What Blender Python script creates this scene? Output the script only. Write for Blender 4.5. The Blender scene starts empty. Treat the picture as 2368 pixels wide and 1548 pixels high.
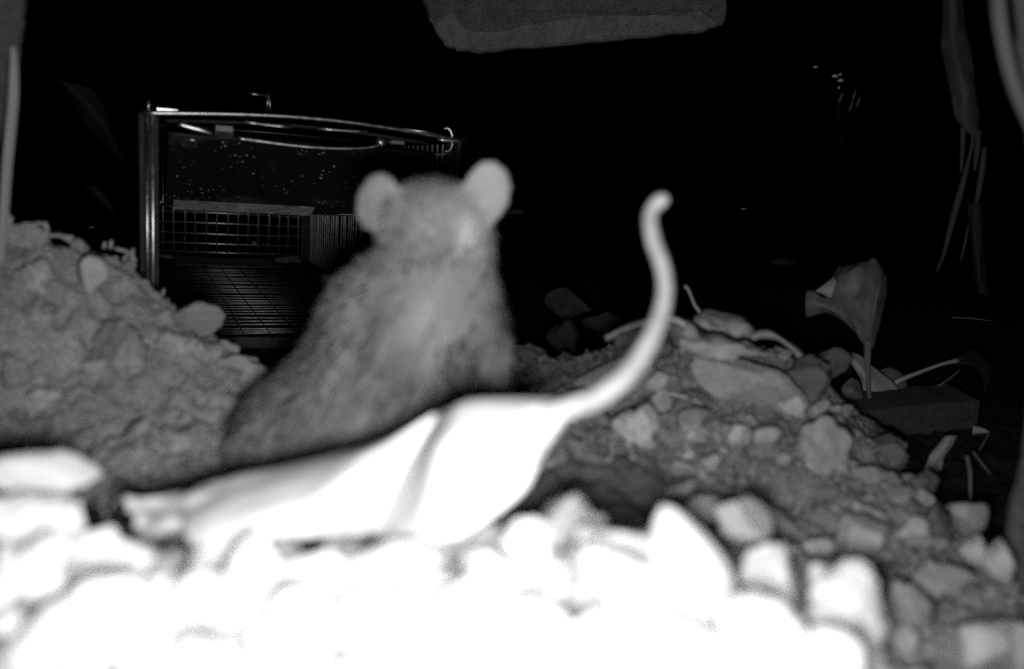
import bpy, bmesh, math, random
import numpy as np
from mathutils import Vector, Matrix, Euler

random.seed(7)
rng = np.random.default_rng(7)
scene = bpy.context.scene
COL = scene.collection

# ------------------------------------------------------------------ camera
FPX, CX, CY = 1965.0, 1184.0, 774.0            # focal length and centre in photograph pixels
PITCH = math.atan(397 / 1965)
CAM = np.array([0.0, 0.0, 0.123])
cam_d = bpy.data.cameras.new('trail_camera')
cam_d.sensor_width = 36.0
cam_d.lens = FPX / 2368 * 36
cam_d.clip_start = 0.01
cam_d.clip_end = 200
cam_d.dof.use_dof = True
cam_d.dof.focus_distance = 0.80
cam_d.dof.aperture_fstop = 5.6
cam = bpy.data.objects.new('trail_camera', cam_d)
cam.location = CAM
cam.rotation_euler = (math.pi / 2 - PITCH, 0, 0)
COL.objects.link(cam)
scene.camera = cam

# ------------------------------------------------------------------ night sky, the camera's own flash, exposure
world = bpy.data.worlds.new('World')
scene.world = world
world.use_nodes = True
wn = world.node_tree
sky = wn.nodes.new('ShaderNodeTexSky')
sky.sky_type = 'NISHITA'
sky.sun_disc = False
sky.sun_elevation = math.radians(-8)
sky.sun_rotation = math.radians(200)
bw = wn.nodes.new('ShaderNodeRGBToBW')
wn.links.new(sky.outputs[0], bw.inputs[0])
wn.links.new(bw.outputs[0], wn.nodes['Background'].inputs[0])
wn.nodes['Background'].inputs[1].default_value = 0.0015

fl = bpy.data.lights.new('infrared_flash', 'AREA')     # the LED panel under the lens of the trail camera
fl.shape = 'DISK'
fl.size = 0.022
fl.energy = 1.25
fl.color = (1, 1, 1)
flash = bpy.data.objects.new('infrared_flash', fl)
flash.location = (0.002, 0.016, 0.103)
flash.rotation_euler = (math.pi / 2 - math.radians(4), 0, 0)
COL.objects.link(flash)

scene.view_settings.view_transform = 'Standard'
scene.view_settings.look = 'None'
scene.view_settings.exposure = 0.0
scene.view_settings.gamma = 1.0
scene.view_settings.use_curve_mapping = False
scene.cycles.use_denoising = False
scene.cycles.use_adaptive_sampling = False
scene.cycles.max_bounces = 6
scene.cycles.sample_clamp_indirect = 0.6
scene.cycles.sample_clamp_direct = 3.0

FW = np.array([0, math.cos(PITCH), -math.sin(PITCH)])
UPV = np.array([0, math.sin(PITCH), math.cos(PITCH)])


def ray(px, py):
    d = FW + np.array([1.0, 0, 0]) * (px - CX) / FPX - UPV * (py - CY) / FPX
    return d / d[1]


def at(px, py, Y):
    """world point on the sight line of a photograph pixel, Y metres in front of the lens"""
    return CAM + ray(px, py) * Y


def mpp(Y):
    return Y / math.cos(PITCH) / FPX * 0.98


# ------------------------------------------------------------------ materials
def new_mat(name, dusty=0.7):
    m = bpy.data.materials.new(name)
    m.use_nodes = True
    nt = m.node_tree
    pb = nt.nodes['Principled BSDF']
    pb.inputs['Diffuse Roughness'].default_value = dusty      # dusty, rough things
    return m, nt, pb


def coords(nt, obj=True):
    tc = nt.nodes.new('ShaderNodeTexCoord')
    return tc.outputs['Object' if obj else 'Generated']


def noise(nt, vec, scale, detail=6, rough=0.6, w=None):
    n = nt.nodes.new('ShaderNodeTexNoise')
    n.inputs['Scale'].default_value = scale
    n.inputs['Detail'].default_value = detail
    n.inputs['Roughness'].default_value = rough
    nt.links.new(vec, n.inputs['Vector'])
    return n.outputs[0]


def ramp(nt, fac, stops):
    r = nt.nodes.new('ShaderNodeValToRGB')
    el = r.color_ramp.elements
    while len(el) < len(stops):
        el.new(0.5)
    for e, (p, v) in zip(el, stops):
        e.position = p
        e.color = (v, v, v, 1)
    nt.links.new(fac, r.inputs[0])
    return r.outputs[0]


def mixc(nt, fac, a, b, mode='MIX'):
    m = nt.nodes.new('ShaderNodeMix')
    m.data_type = 'RGBA'
    m.blend_type = mode
    for s, v in ((m.inputs[0], fac), (m.inputs[6], a), (m.inputs[7], b)):
        if hasattr(v, 'is_output'):
            nt.links.new(v, s)
        elif s == m.inputs[0]:
            s.default_value = v
        else:
            s.default_value = (v, v, v, 1)
    return m.outputs[2]


def bump(nt, bsdf, hgt, strength, dist):
    b = nt.nodes.new('ShaderNodeBump')
    b.inputs['Strength'].default_value = strength
    b.inputs['Distance'].default_value = dist
    nt.links.new(hgt, b.inputs['Height'])
    nt.links.new(b.outputs[0], bsdf.inputs['Normal'])


def stone_mat(name, lo, hi, scale=120, rough=0.9, bstr=0.5, bdist=0.0008, rand=0.0, dusty=0.7):
    m, nt, p = new_mat(name, dusty)
    v = coords(nt)
    n = noise(nt, v, scale, 8, 0.65)
    c = ramp(nt, n, [(0.3, lo), (0.52, (lo + hi) / 2), (0.72, hi)])
    f = noise(nt, v, scale * 7, 4, 0.7)
    c = mixc(nt, 0.5, c, ramp(nt, f, [(0.33, lo * 0.5), (0.7, hi * 1.2)]))
    if rand:
        oi = nt.nodes.new('ShaderNodeObjectInfo')
        c = mixc(nt, 1.0, c, ramp(nt, oi.outputs['Random'], [(0, 1 - rand), (1, 1.0)]), 'MULTIPLY')
    nt.links.new(c, p.inputs['Base Color'])
    p.inputs['Roughness'].default_value = rough
    p.inputs['Specular IOR Level'].default_value = 0.2
    bump(nt, p, noise(nt, v, scale * 3, 10, 0.7), bstr, bdist)
    return m


def leaf_mat(name, lo, hi, scale=60, rough=0.6, trans=0.0, vein=0.0):
    m, nt, p = new_mat(name, 0.0)
    v = coords(nt)
    mp = nt.nodes.new('ShaderNodeMapping')
    mp.inputs['Scale'].default_value = (1, 1, 0.35)
    nt.links.new(v, mp.inputs[0])
    n = noise(nt, mp.outputs[0], scale, 6, 0.6)
    c = ramp(nt, n, [(0.3, lo), (0.7, hi)])
    nt.links.new(c, p.inputs['Base Color'])
    p.inputs['Roughness'].default_value = rough
    p.inputs['Specular IOR Level'].default_value = 0.08
    bump(nt, p, noise(nt, mp.outputs[0], scale * 4, 6, 0.6), 0.25, 0.0006)
    return m


def metal_mat(name, base, rough, rlo=None, spread=0.5, scale=150):
    m, nt, p = new_mat(name)
    v = coords(nt)
    n = noise(nt, v, scale, 6, 0.6)
    nt.links.new(ramp(nt, n, [(0.3, base * (1 - spread)), (0.7, base)]), p.inputs['Base Color'])
    nt.links.new(ramp(nt, noise(nt, v, scale * 2, 4, 0.6), [(0.3, rlo or rough * 0.7), (0.7, rough)]), p.inputs['Roughness'])
    p.inputs['Metallic'].default_value = 1.0
    return m


M = {}
M['pebble'] = stone_mat('pale_crushed_stone', 0.50, 0.82, 2.2, rand=0.3, dusty=0.45, bdist=0.0012)
M['stone_pale'] = stone_mat('pale_rock', 0.34, 0.60, 2.2, bstr=1.0, bdist=0.003, rand=0.15)
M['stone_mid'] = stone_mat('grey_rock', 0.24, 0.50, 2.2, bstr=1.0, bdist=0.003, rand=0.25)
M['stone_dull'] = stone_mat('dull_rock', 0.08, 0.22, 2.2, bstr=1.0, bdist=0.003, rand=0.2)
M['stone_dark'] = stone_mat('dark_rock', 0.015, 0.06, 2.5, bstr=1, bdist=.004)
M['concrete'] = stone_mat('weathered_concrete', 0.04, 0.24, 85, bstr=1.0, bdist=0.004, dusty=0.0)
M['concrete_lit'] = stone_mat('lit_concrete_edge', 0.07, 0.27, 85, bstr=1.0, bdist=0.003)  # lighter concrete tone, painted-in light for the slab's lower chamfer
M['wood'] = stone_mat('rotting_wood', 0.025, 0.075, 50, dusty=0.0)
M['post'] = stone_mat('rough_post_wood', 0.04, 0.10, 35, bstr=0.6, bdist=0.002)
M['leaf_white'] = leaf_mat('pale_dry_leaf', 0.54, 0.68, 50)
M['leaf_stalk'] = leaf_mat('pale_leaf_stalk', 0.24, 0.46, 160)
M['leaf_pale'] = leaf_mat('pale_leaf_tip', 0.30, 0.46, 70)
M['leaf_mid'] = leaf_mat('dry_leaf', 0.22, 0.36, 60)
M['leaf_dull'] = leaf_mat('old_dry_leaf', 0.08, 0.19, 70, 0.5)
M['leaf_dark'] = leaf_mat('dark_leaf', 0.012, 0.03, 40)
M['strip'] = leaf_mat('pale_strip', 0.20, 0.27, 30, 0.5)
M['strip_grey'] = leaf_mat('grey_strip', 0.055, 0.085, 30, 0.5)
M['twig'] = leaf_mat('dry_straw', 0.25, 0.4, 80)
M['petal'] = leaf_mat('white_petal', 0.75, 0.85, 80)
M['bark'] = leaf_mat('torn_bark', 0.03, 0.07, 40)
M['wire'] = metal_mat('galvanised_wire', 0.95, 0.44, 0.34, .25)
M['wire_dull'] = metal_mat('dirty_wire', 0.20, 0.46, 0.36, .6)
M['wire_side'] = metal_mat('zinc_wire', 0.95, 0.5, 0.4, .5)
M['wire_side'].node_tree.nodes['Principled BSDF'].inputs['Metallic'].default_value = .4
M['steel'] = metal_mat('worn_steel', 0.55, 0.42, 0.28, .4)
M['steel_dark'] = stone_mat('dull_painted_steel', 0.012, 0.05, 45, rough=.7)
M['grit'] = stone_mat('soil_crumbs', 0.14, 0.30, 25)
M['grit_pale'] = stone_mat('pale_grit', 0.12, 0.34, 60)


def door_mat():
    m, nt, p = new_mat('specked_door_steel')
    v = coords(nt)
    mp = nt.nodes.new('ShaderNodeMapping')
    mp.inputs['Scale'].default_value = (1, 1, 1)
    nt.links.new(v, mp.inputs[0])
    vo = nt.nodes.new('ShaderNodeTexVoronoi')
    vo.inputs['Scale'].default_value = 240
    nt.links.new(mp.outputs[0], vo.inputs['Vector'])
    dots = ramp(nt, vo.outputs['Distance'], [(0.10, 1), (0.22, 0)])
    zone = ramp(nt, noise(nt, v, 60, 4, 0.7), [(0.53, 0), (0.62, 1)])
    spk = mixc(nt, 1.0, dots, zone, 'MULTIPLY')
    film = ramp(nt, noise(nt, v, 22, 5, 0.6), [(0.55, 0.006), (0.75, 0.05)])
    nt.links.new(mixc(nt, spk, film, 0.75), p.inputs['Base Color'])
    p.inputs['Roughness'].default_value = 0.6
    p.inputs['Specular IOR Level'].default_value = 0.3
    bump(nt, p, spk, 0.6, 0.001)
    return m


M['door'] = door_mat()
M['dust'] = stone_mat('dusty_steel', 0.01, 0.30, 26, rough=.7)


def ground_mat():
    m, nt, p = new_mat('dug_soil')
    v = coords(nt)
    n1 = noise(nt, v, 22, 8, 0.65)
    n2 = noise(nt, v, 120, 8, 0.7)
    n3 = noise(nt, v, 850, 4, 0.75)
    soil = ramp(nt, n1, [(0.32, 0.18), (0.5, 0.38), (0.66, 0.58)])
    soil = mixc(nt, 0.5, soil, ramp(nt, n2, [(0.32, 0.18), (0.5, 0.37), (0.68, 0.55)]))
    soil = mixc(nt, 0.5, soil, ramp(nt, n3, [(0.36, 0.04), (0.5, .34), (0.64, 0.74)]))
    at_ = nt.nodes.new('ShaderNodeAttribute')          # how much dug-out pale spoil covers dark humus, plus painted shade in hollows
    at_.attribute_name = 'spoil'
    humus = ramp(nt, n2, [(0.3, 0.010), (0.7, 0.03)])
    nt.links.new(mixc(nt, at_.outputs['Fac'], humus, soil), p.inputs['Base Color'])
    p.inputs['Roughness'].default_value = 1.0
    p.inputs['Specular IOR Level'].default_value = 0.05
    a = nt.nodes.new('ShaderNodeMath')
    a.operation = 'ADD'
    nt.links.new(n2, a.inputs[0])
    nt.links.new(noise(nt, v, 420, 8, 0.75), a.inputs[1])
    bump(nt, p, a.outputs[0], 1.0, 0.0045)
    return m


M['ground'] = ground_mat()


# ------------------------------------------------------------------ object helpers
def tag(o, label=None, cat=None, group=None, kind=None):
    for k, v in (('label', label), ('category', cat), ('group', group), ('kind', kind)):
        if v:
            o[k] = v
    return o


def mesh_obj(name, verts, faces, mat, parent=None, smooth=True):
    me = bpy.data.meshes.new(name)
    off = np.zeros(3)
    q = parent
    while q is not None:
        off = off + np.array(q.location)
        q = q.parent
    v = np.asarray(verts, dtype=np.float64) - off
    me.from_pydata(v.tolist(), [], [tuple(int(i) for i in f) for f in faces])
    if smooth:
        me.polygons.foreach_set('use_smooth', [True] * len(me.polygons))
    me.materials.append(M[mat] if isinstance(mat, str) else mat)
    me.update()
    o = bpy.data.objects.new(name, me)
    COL.objects.link(o)
    if parent is not None:
        o.parent = parent
    return o


def empty(name, loc, label=None, cat=None, group=None):
    o = bpy.data.objects.new(name, None)
    o.empty_display_size = 0.02
    o.location = Vector(loc)
    COL.objects.link(o)
    return tag(o, label, cat, group)


def catmull(P, n):
    """P: (k, ...) control points -> densified along axis 0"""
    P = np.asarray(P, float)
    k = len(P)
    Q = np.concatenate([[2 * P[0] - P[1]], P, [2 * P[-1] - P[-2]]])
    out = []
    for i in range(k - 1):
        p0, p1, p2, p3 = Q[i], Q[i + 1], Q[i + 2], Q[i + 3]
        for j in range(n):
            t = j / n
            out.append(0.5 * (2 * p1 + (p2 - p0) * t + (2 * p0 - 5 * p1 + 4 * p2 - p3) * t * t + (3 * p1 - p0 - 3 * p2 + p3) * t ** 3))
    out.append(P[-1])
    return np.array(out)


def tube_geo(pts, radii, seg=8, dens=1):
    P = np.asarray(pts, float)
    r = np.asarray(radii, float) if np.ndim(radii) else np.full(len(P), radii, float)
    if dens > 1:
        P = catmull(P, dens)
        r = catmull(r, dens)
    T = np.gradient(P, axis=0)
    T /= np.linalg.norm(T, axis=1)[:, None] + 1e-12
    ref = np.array([0.0, 0, 1]) if abs(T[0][2]) < 0.9 else np.array([0.0, 1, 0])
    vs, fs = [], []
    for i in range(len(P)):
        a = np.cross(T[i], ref)
        a /= np.linalg.norm(a) + 1e-12
        b = np.cross(T[i], a)
        ref = -np.cross(T[i], a) if False else ref
        for s in range(seg):
            w = 2 * math.pi * s / seg
            vs.append(P[i] + r[i] * (a * math.cos(w) + b * math.sin(w)))
    n = len(P)
    for i in range(n - 1):
        for s in range(seg):
            fs.append((i * seg + s, i * seg + (s + 1) % seg, (i + 1) * seg + (s + 1) % seg, (i + 1) * seg + s))
    fs.append(tuple(range(seg - 1, -1, -1)))
    fs.append(tuple((n - 1) * seg + s for s in range(seg)))
    return vs, fs


def join_geo(parts):
    V, F = [], []
    for v, f in parts:
        o = len(V)
        V.extend(v)
        F.extend([tuple(i + o for i in q) for q in f])
    return V, F


def tube(name, pts, radii, mat, parent=None, seg=8, dens=1):
    v, f = tube_geo(pts, radii, seg, dens)
    return mesh_obj(name, v, f, mat, parent)


def sheet(name, cols, mat, parent=None, thick=0.0006, dens=6, wrinkle=0.0, seed=1):
    """cols: list of columns of world points -> curved sheet with real thickness"""
    G = np.asarray(cols, float)
    G = catmull(G, dens)
    G = np.swapaxes(catmull(np.swapaxes(G, 0, 1), dens), 0, 1)
    nu, nv = G.shape[:2]
    du = np.gradient(G, axis=0)
    dv = np.gradient(G, axis=1)
    N = np.cross(du, dv)
    N /= np.linalg.norm(N, axis=2)[..., None] + 1e-12
    if wrinkle:
        w = vnoise(np.arange(nu)[:, None] * 0.21 + np.zeros(nv), np.arange(nv)[None, :] * 0.3 + np.zeros((nu, 1)), seed) - 0.5
        w2 = vnoise(np.arange(nu)[:, None] * 0.7 + np.zeros(nv), np.arange(nv)[None, :] * 0.8 + np.zeros((nu, 1)), seed + 3) - 0.5
        G = G + N * (w * wrinkle + w2 * wrinkle * 0.35)[..., None]
    A = (G + N * thick / 2).reshape(-1, 3)
    B = (G - N * thick / 2).reshape(-1, 3)
    V = np.concatenate([A, B])
    o = nu * nv
    F = []
    for i in range(nu - 1):
        for j in range(nv - 1):
            a, b, c, d = i * nv + j, (i + 1) * nv + j, (i + 1) * nv + j + 1, i * nv + j + 1
            F.append((a, b, c, d))
            F.append((o + d, o + c, o + b, o + a))
    rim = [i * nv for i in range(nu)] + [(nu - 1) * nv + j for j in range(1, nv)] + \
          [i * nv + nv - 1 for i in range(nu - 2, -1, -1)] + [j for j in range(nv - 2, 0, -1)]
    for k in range(len(rim)):
        a, b = rim[k], rim[(k + 1) % len(rim)]
        F.append((b, a, o + a, o + b))
    return mesh_obj(name, V, F, mat, parent)


def pcols(cols):
    return [[at(*p) for p in c] for c in cols]


def ppts(pts):
    return [at(*p) for p in pts]


TAB = rng.random((256, 256))


def vnoise(x, y, seed=0):
    x = np.asarray(x, float) + seed * 17.3
    y = np.asarray(y, float) + seed * 9.7
    xi = np.floor(x).astype(int)
    yi = np.floor(y).astype(int)
    fx, fy = x - xi, y - yi
    fx = fx * fx * (3 - 2 * fx)
    fy = fy * fy * (3 - 2 * fy)
    g = lambda a, b: TAB[a % 256, b % 256]
    return (g(xi, yi) * (1 - fx) + g(xi + 1, yi) * fx) * (1 - fy) + (g(xi, yi + 1) * (1 - fx) + g(xi + 1, yi + 1) * fx) * fy


# ------------------------------------------------------------------ ground: one sheet, dug spoil over dark humus
CTRL_PX = [
    # gravel bank right in front of the lens
    (-300, 1700, .12), (0, 1600, .13), (400, 1600, .125), (800, 1600, .12), (1200, 1600, .12), (1600, 1600, .125), (1850, 1600, .15),
    (-150, 1290, .185), (150, 1310, .185), (400, 1350, .18), (650, 1310, .18), (900, 1300, .178), (1100, 1300, .178), (1300, 1290, .19),
    (1500, 1310, .185), (1680, 1350, .185), (1830, 1450, .185), (400, 1450, .15), (900, 1430, .15), (1300, 1430, .15), (1600, 1450, .155),
    # hollow behind the bank, where the rat sits
    (1400, 1130, .30), (1300, 1060, .31), (1550, 1110, .32), (1450, 1190, .27), (100, 1010, .33), (250, 1050, .31), (400, 1090, .29),
    (600, 1130, .30), (850, 1190, .30), (1050, 1190, .30),
    (235, 1215, .262), (265, 1260, .235),
    # spoil heap on the left
    (0, 700, .38), (0, 850, .36), (150, 760, .38), (300, 800, .385), (450, 850, .39), (550, 910, .39), (300, 930, .35), (500, 1000, .34),
    (0, 545, .42), (-250, 500, .42), (150, 575, .42), (280, 615, .43), (370, 700, .44), (470, 760, .44), (550, 820, .44), (610, 860, .42),
    # saddle right of the rat
    (1230, 830, .50), (1320, 860, .47), (1150, 860, .5),
    # rubble mound on the right
    (1400, 910, .42), (1500, 940, .40), (1600, 1000, .37), (1700, 1020, .37), (1800, 1010, .38), (1900, 1050, .37), (1450, 1010, .365),
    (1650, 850, .44), (1800, 880, .45), (1900, 910, .46), (1420, 825, .46), (1550, 800, .47), (1700, 810, .48), (1800, 835, .48),
    (1900, 860, .49), (1950, 910, .50),
    # rubble falling away to the right
    (1800, 1160, .34), (2000, 1130, .37), (2100, 1150, .38), (2200, 1210, .37), (2270, 1270, .34), (2000, 1260, .31), (2150, 1310, .30),
    (2280, 1370, .29), (1900, 1310, .28), (2050, 1450, .25), (2250, 1510, .25), (2000, 1560, .22), (2300, 1620, .23),
]
CTRL_W = [
    (-.16, .235, .018), (-.08, .235, .008), (0, .235, .002), (.05, .24, .0), (.1, .25, -.004),
    (-.32, .5, .05), (-.24, .5, .0), (-.19, .52, -.02), (-.12, .49, -.012), (-.08, .46, -.008), (-.05, .42, .0), (-.02, .38, .0),
    (.05, .53, -.03), (.12, .57, -.04), (.2, .58, -.055), (.27, .55, -.07),
    (.24, .45, -.075), (.24, .38, -.07), (.3, .6, -.07), (.3, .35, -.06), (.35, .25, -.05),
    (0, .62, -.03), (.0, .75, -.045), (.1, .8, -.06), (.3, .9, -.07), (0, 1.0, -.06), (-.14, .58, -.02), (-.25, .75, -.024), (-.35, 1.0, -.03),
    (-.45, 1.2, -.03), (-.6, .9, -.03), (-.7, .5, -.0), (-.5, .35, .05), (0, 1.5, -.06), (-.9, 1.5, -.04), (.9, 1.5, -.07), (.9, .7, -.07), (1.0, 0, -.05),
    (0, 0, .035), (-.2, 0, .04), (.2, 0, .0), (0, -.4, .03), (-.6, -.3, .03), (.6, -.3, 0.0), (0, 2.2, -.06), (-1.5, .5, -.03), (1.6, .5, -.07),
]
CP = np.array([at(*p) for p in CTRL_PX] + [np.array(p, float) for p in CTRL_W])
_eps = 0.012


def _phi(d2):
    return np.sqrt(d2 + _eps * _eps)


_A = _phi(((CP[:, None, :2] - CP[None, :, :2]) ** 2).sum(2)) - np.eye(len(CP)) * 0.004
_z0 = -0.03
_wts = np.linalg.solve(_A, CP[:, 2] - _z0)


def base_h(x, y):
    x = np.asarray(x, float)
    y = np.asarray(y, float)
    sh = x.shape
    xf, yf = x.ravel(), y.ravel()
    out = np.full(xf.shape, _z0)
    rr = np.hypot(xf, yf)
    for i in range(len(CP)):
        out += _wts[i] * _phi((xf - CP[i, 0]) ** 2 + (yf - CP[i, 1]) ** 2)
    k = np.clip((rr - 1.3) / 0.9, 0, 1)
    out = np.clip(out, -0.12, 0.16) * (1 - k) - 0.06 * k
    return out.reshape(sh)


def ground_h(x, y):
    x = np.asarray(x, float)
    y = np.asarray(y, float)
    h = base_h(x, y)
    near = np.clip((1.6 - np.hypot(x, y)) / 0.8, 0, 1)
    n = (vnoise(x * 33, y * 33, 1) - .5) * .015
    r = np.abs(vnoise(x * 75, y * 75, 2) - .5)
    n = n + (0.2 - r) * .010
    n = n + (vnoise(x * 160, y * 160, 3) - .5) * .0055 + (vnoise(x * 300, y * 300, 4) - .5) * .0032
    return h + n * (0.25 + 0.75 * near)


def axis(lo, hi, step, far):
    a = list(np.arange(lo, hi + 1e-9, step))
    s = step
    x = hi
    while x < far:
        s *= 1.22
        x += s
        a.append(x)
    s = step
    x = lo
    pre = []
    while x > -far:
        s *= 1.22
        x -= s
        pre.append(x)
    return np.array(pre[::-1] + a)


gx = axis(-.34, .34, .0018, 60)
gy = axis(.09, .62, .0018, 60)
GX, GY = np.meshgrid(gx, gy, indexing='ij')
GZ = ground_h(GX, GY)
nx_, ny_ = GX.shape
gv = np.stack([GX, GY, GZ], -1).reshape(-1, 3)
ii = np.arange((nx_ - 1))[:, None] * ny_ + np.arange(ny_ - 1)[None, :]
gf = np.stack([ii, ii + ny_, ii + ny_ + 1, ii + 1], -1).reshape(-1, 4)
gm = bpy.data.meshes.new('ground')
gm.vertices.add(len(gv))
gm.vertices.foreach_set('co', gv.ravel())
gm.loops.add(gf.size)
gm.loops.foreach_set('vertex_index', gf.ravel().astype(np.int32))
gm.polygons.add(len(gf))
gm.polygons.foreach_set('loop_start', np.arange(0, gf.size, 4, dtype=np.int32))
gm.polygons.foreach_set('use_smooth', np.ones(len(gf), bool))
gm.update()
spo = gm.attributes.new('spoil', 'FLOAT', 'POINT')
sx, sy = gv[:, 0], gv[:, 1]
lim = 0.50 + 0.05 * (vnoise(sx * 14, sy * 14, 8) - .5)
sp = 1 - np.clip((sy - lim) / 0.03, 0, 1)
sp *= 1 - np.clip((sx - 0.205 - 0.03 * (vnoise(sx * 20, sy * 20, 9) - .5)) / 0.02, 0, 1) * np.clip((sy - .30) / .03, 0, 1)
# shade in the scrape and at the left heap's foot, painted as darker soil
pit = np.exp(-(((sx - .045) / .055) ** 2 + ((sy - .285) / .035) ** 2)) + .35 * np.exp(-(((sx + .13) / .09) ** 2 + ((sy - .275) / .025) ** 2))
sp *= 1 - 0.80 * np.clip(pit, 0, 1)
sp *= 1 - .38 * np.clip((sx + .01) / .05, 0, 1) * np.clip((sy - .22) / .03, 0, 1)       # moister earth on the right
sp *= 1 - .6 * (sy < .21) * np.clip((.07 - sx) / .02, 0, 1)                    # soil darkened to deepen the shaded crevices between the bank's pebbles
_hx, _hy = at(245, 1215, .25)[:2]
sp *= 1 - .95 * np.clip(1.6 * np.exp(-(((sx - _hx) / .014) ** 2 + ((sy - _hy) / .026) ** 2)), 0, 1)      # humus and painted-in shadow in the hole at the left
spo.data.foreach_set('value', sp.astype(np.float32))
gm.materials.append(M['ground'])
go = bpy.data.objects.new('ground', gm)
COL.objects.link(go)
tag(go, 'dug pale soil heaps over dark earth', kind='structure')


def ground_z(x, y):
    return float(ground_h(np.array([x]), np.array([y]))[0])


def hit(px, py, y0=.10, y1=1.4):
    """where the sight line of a photograph pixel first meets the ground"""
    ys = np.linspace(y0, y1, 1600)
    d = ray(px, py)
    P = CAM[None] + d[None] * ys[:, None]
    g = base_h(P[:, 0], P[:, 1])
    k = np.where(P[:, 2] < g)[0]
    return P[k[0]] if len(k) else P[-1]


# ------------------------------------------------------------------ stones
def rock_mesh(name, seed, sub=3, cuts=9, rough=0.06, mat='stone_mid', taper=0.0):
    r = np.random.default_rng(seed)
    bm = bmesh.new()
    bmesh.ops.create_icosphere(bm, subdivisions=sub, radius=1)
    V = np.array([v.co[:] for v in bm.verts])
    for _ in range(cuts):
        n = r.normal(size=3)
        n /= np.linalg.norm(n)
        o = r.uniform(.36, .74) if cuts < 9 else r.uniform(.46, .82)
        d = V @ n
        V = V - np.clip(d - o, 0, None)[:, None] * n
    U = V / (np.linalg.norm(V, axis=1)[:, None] + 1e-9)
    k = r.uniform(0, 50)
    nn = vnoise(U[:, 0] * 2.3 + U[:, 2] * 1.7 + k, U[:, 1] * 2.3 - U[:, 2] * 1.3, seed) - .5
    n2 = vnoise(U[:, 0] * 6 + U[:, 2] * 4 + k, U[:, 1] * 6 - U[:, 2] * 5, seed + 2) - .5
    n3 = vnoise(U[:, 0] * 15 + U[:, 2] * 11 + k, U[:, 1] * 15 - U[:, 2] * 12, seed + 4) - .5
    V = V * (1 + rough * 2.2 * nn + rough * 1.3 * n2 + rough * .7 * n3)[:, None]
    V[:, :2] *= (1 - taper * np.clip(V[:, 2:3] + .4, 0, None))
    V -= (V.max(0) + V.min(0)) / 2
    V /= (V.max(0) - V.min(0)) / 2
    for v, c in zip(bm.verts, V):
        v.co = c
    me = bpy.data.meshes.new(name)
    bm.to_mesh(me)
    bm.free()
    me.polygons.foreach_set('use_smooth', [True] * len(me.polygons))
    me.materials.append(M[mat])
    return me


BASES = {}


def rock_base(kind, mat, i):
    key = (kind, mat, i)
    if key not in BASES:
        cuts = {'angular': 8, 'round': 11, 'clod': 6, 'pointed': 3}[kind]
        rgh = {'angular': .055, 'round': .08, 'clod': .17, 'pointed': .06}[kind]
        BASES[key] = rock_mesh('rock_shape', 100 + i * 7 + len(mat) + cuts, 4, cuts, rgh, mat, .4 if kind == 'pointed' else 0)
    return BASES[key]


def put_rock(name, pos, size, rot, mat, kind, i, label, cat, group=None):
    o = bpy.data.objects.new(name, rock_base(kind, mat, i))
    o.location = Vector(pos)
    o.scale = Vector([s / 2 for s in size])
    o.rotation_euler = rot
    COL.objects.link(o)
    if label == 'PEB':
        d = np.array(pos) - CAM
        X = CX + FPX * d[0] / (d @ FW)
        k = 0 if X < 430 else 1 if X < 1150 else 2
        label = ['overexposed pebble in the gravel left of the white leaf', 'overexposed pebble in the gravel right under the white leaf', 'overexposed pebble in the gravel right of the white leaf'][k]
        group = ['gravel left of the leaf', 'gravel under the leaf', 'gravel right of the leaf'][k]
    return tag(o, label, cat, group)


def rock(px, py, w, h, label, mat='stone_mid', kind='angular', Y=None, roll=0, i=None, name='rock', cat='rock', group=None, deep=0.85, sink=0.1):
    """stone seen w by h photograph pixels large at a pixel; it lies in the ground at that spot"""
    P = hit(px, py + h * 0.30) if Y is None else at(px, py, Y)
    Y = P[1]
    c = at(px, py, Y)
    s = mpp(Y)
    i = random.randrange(6) if i is None else i
    rot = Euler((random.uniform(-.15, .15) - .15, math.radians(roll), random.uniform(-.2, .2)), 'XYZ')
    d = (w + h) / 2 * s * deep
    return put_rock(name, c - ray(px, py) * d * 0.12, (w * s, d, h * s), rot, mat, kind, i, label, cat, group)


# rubble mound on the right
rock(1722, 905, 300, 160, 'largest grey rock of the right-hand mound, slanting below the curled leaves', 'stone_mid', Y=.425, roll=30, i=3, deep=.7)
rock(1395, 885, 200, 110, 'long flat rock just left of the white leaf stalk', 'stone_mid', Y=.435, roll=-12, i=2)
rock(1520, 884, 62, 52, 'small pale stone right beside the white leaf stalk', 'stone_pale', 'round', Y=.405)
rock(1532, 936, 66, 78, 'pale wedge-shaped stone below the small stone by the stalk', 'stone_pale', Y=.395, roll=25)
rock(1470, 985, 122, 112, 'pale rounded rock at the left foot of the right-hand mound', 'stone_pale', 'clod', Y=.355, i=3)
rock(1622, 1020, 104, 82, 'brightest pale stone in the middle of the right-hand mound', 'stone_pale', Y=.365)
rock(1703, 1012, 76, 76, 'pale stone touching the brightest stone on its right', 'stone_pale', 'round', Y=.37)
rock(1590, 1056, 40, 38, 'little round pebble under the brightest stone of the mound', 'stone_pale', 'round')
rock(1832, 938, 78, 62, 'pale knobbly stone right of the largest rock', 'stone_pale', 'clod', Y=.41)
rock(1772, 1015, 80, 74, 'grey stone between the pale stones and the big soil lump', 'stone_mid')
rock(1855, 880, 150, 120, 'soil-covered rock at the right shoulder of the mound', 'stone_dull', 'clod', Y=.45)
rock(1905, 1035, 130, 160, 'upright soil-coloured lump right of the pale stones', 'stone_mid', 'clod', Y=.375)
rock(1905, 845, 130, 90, 'dark square block behind the mound beside the standing leaf', 'stone_dull', Y=.52, i=3)
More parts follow.
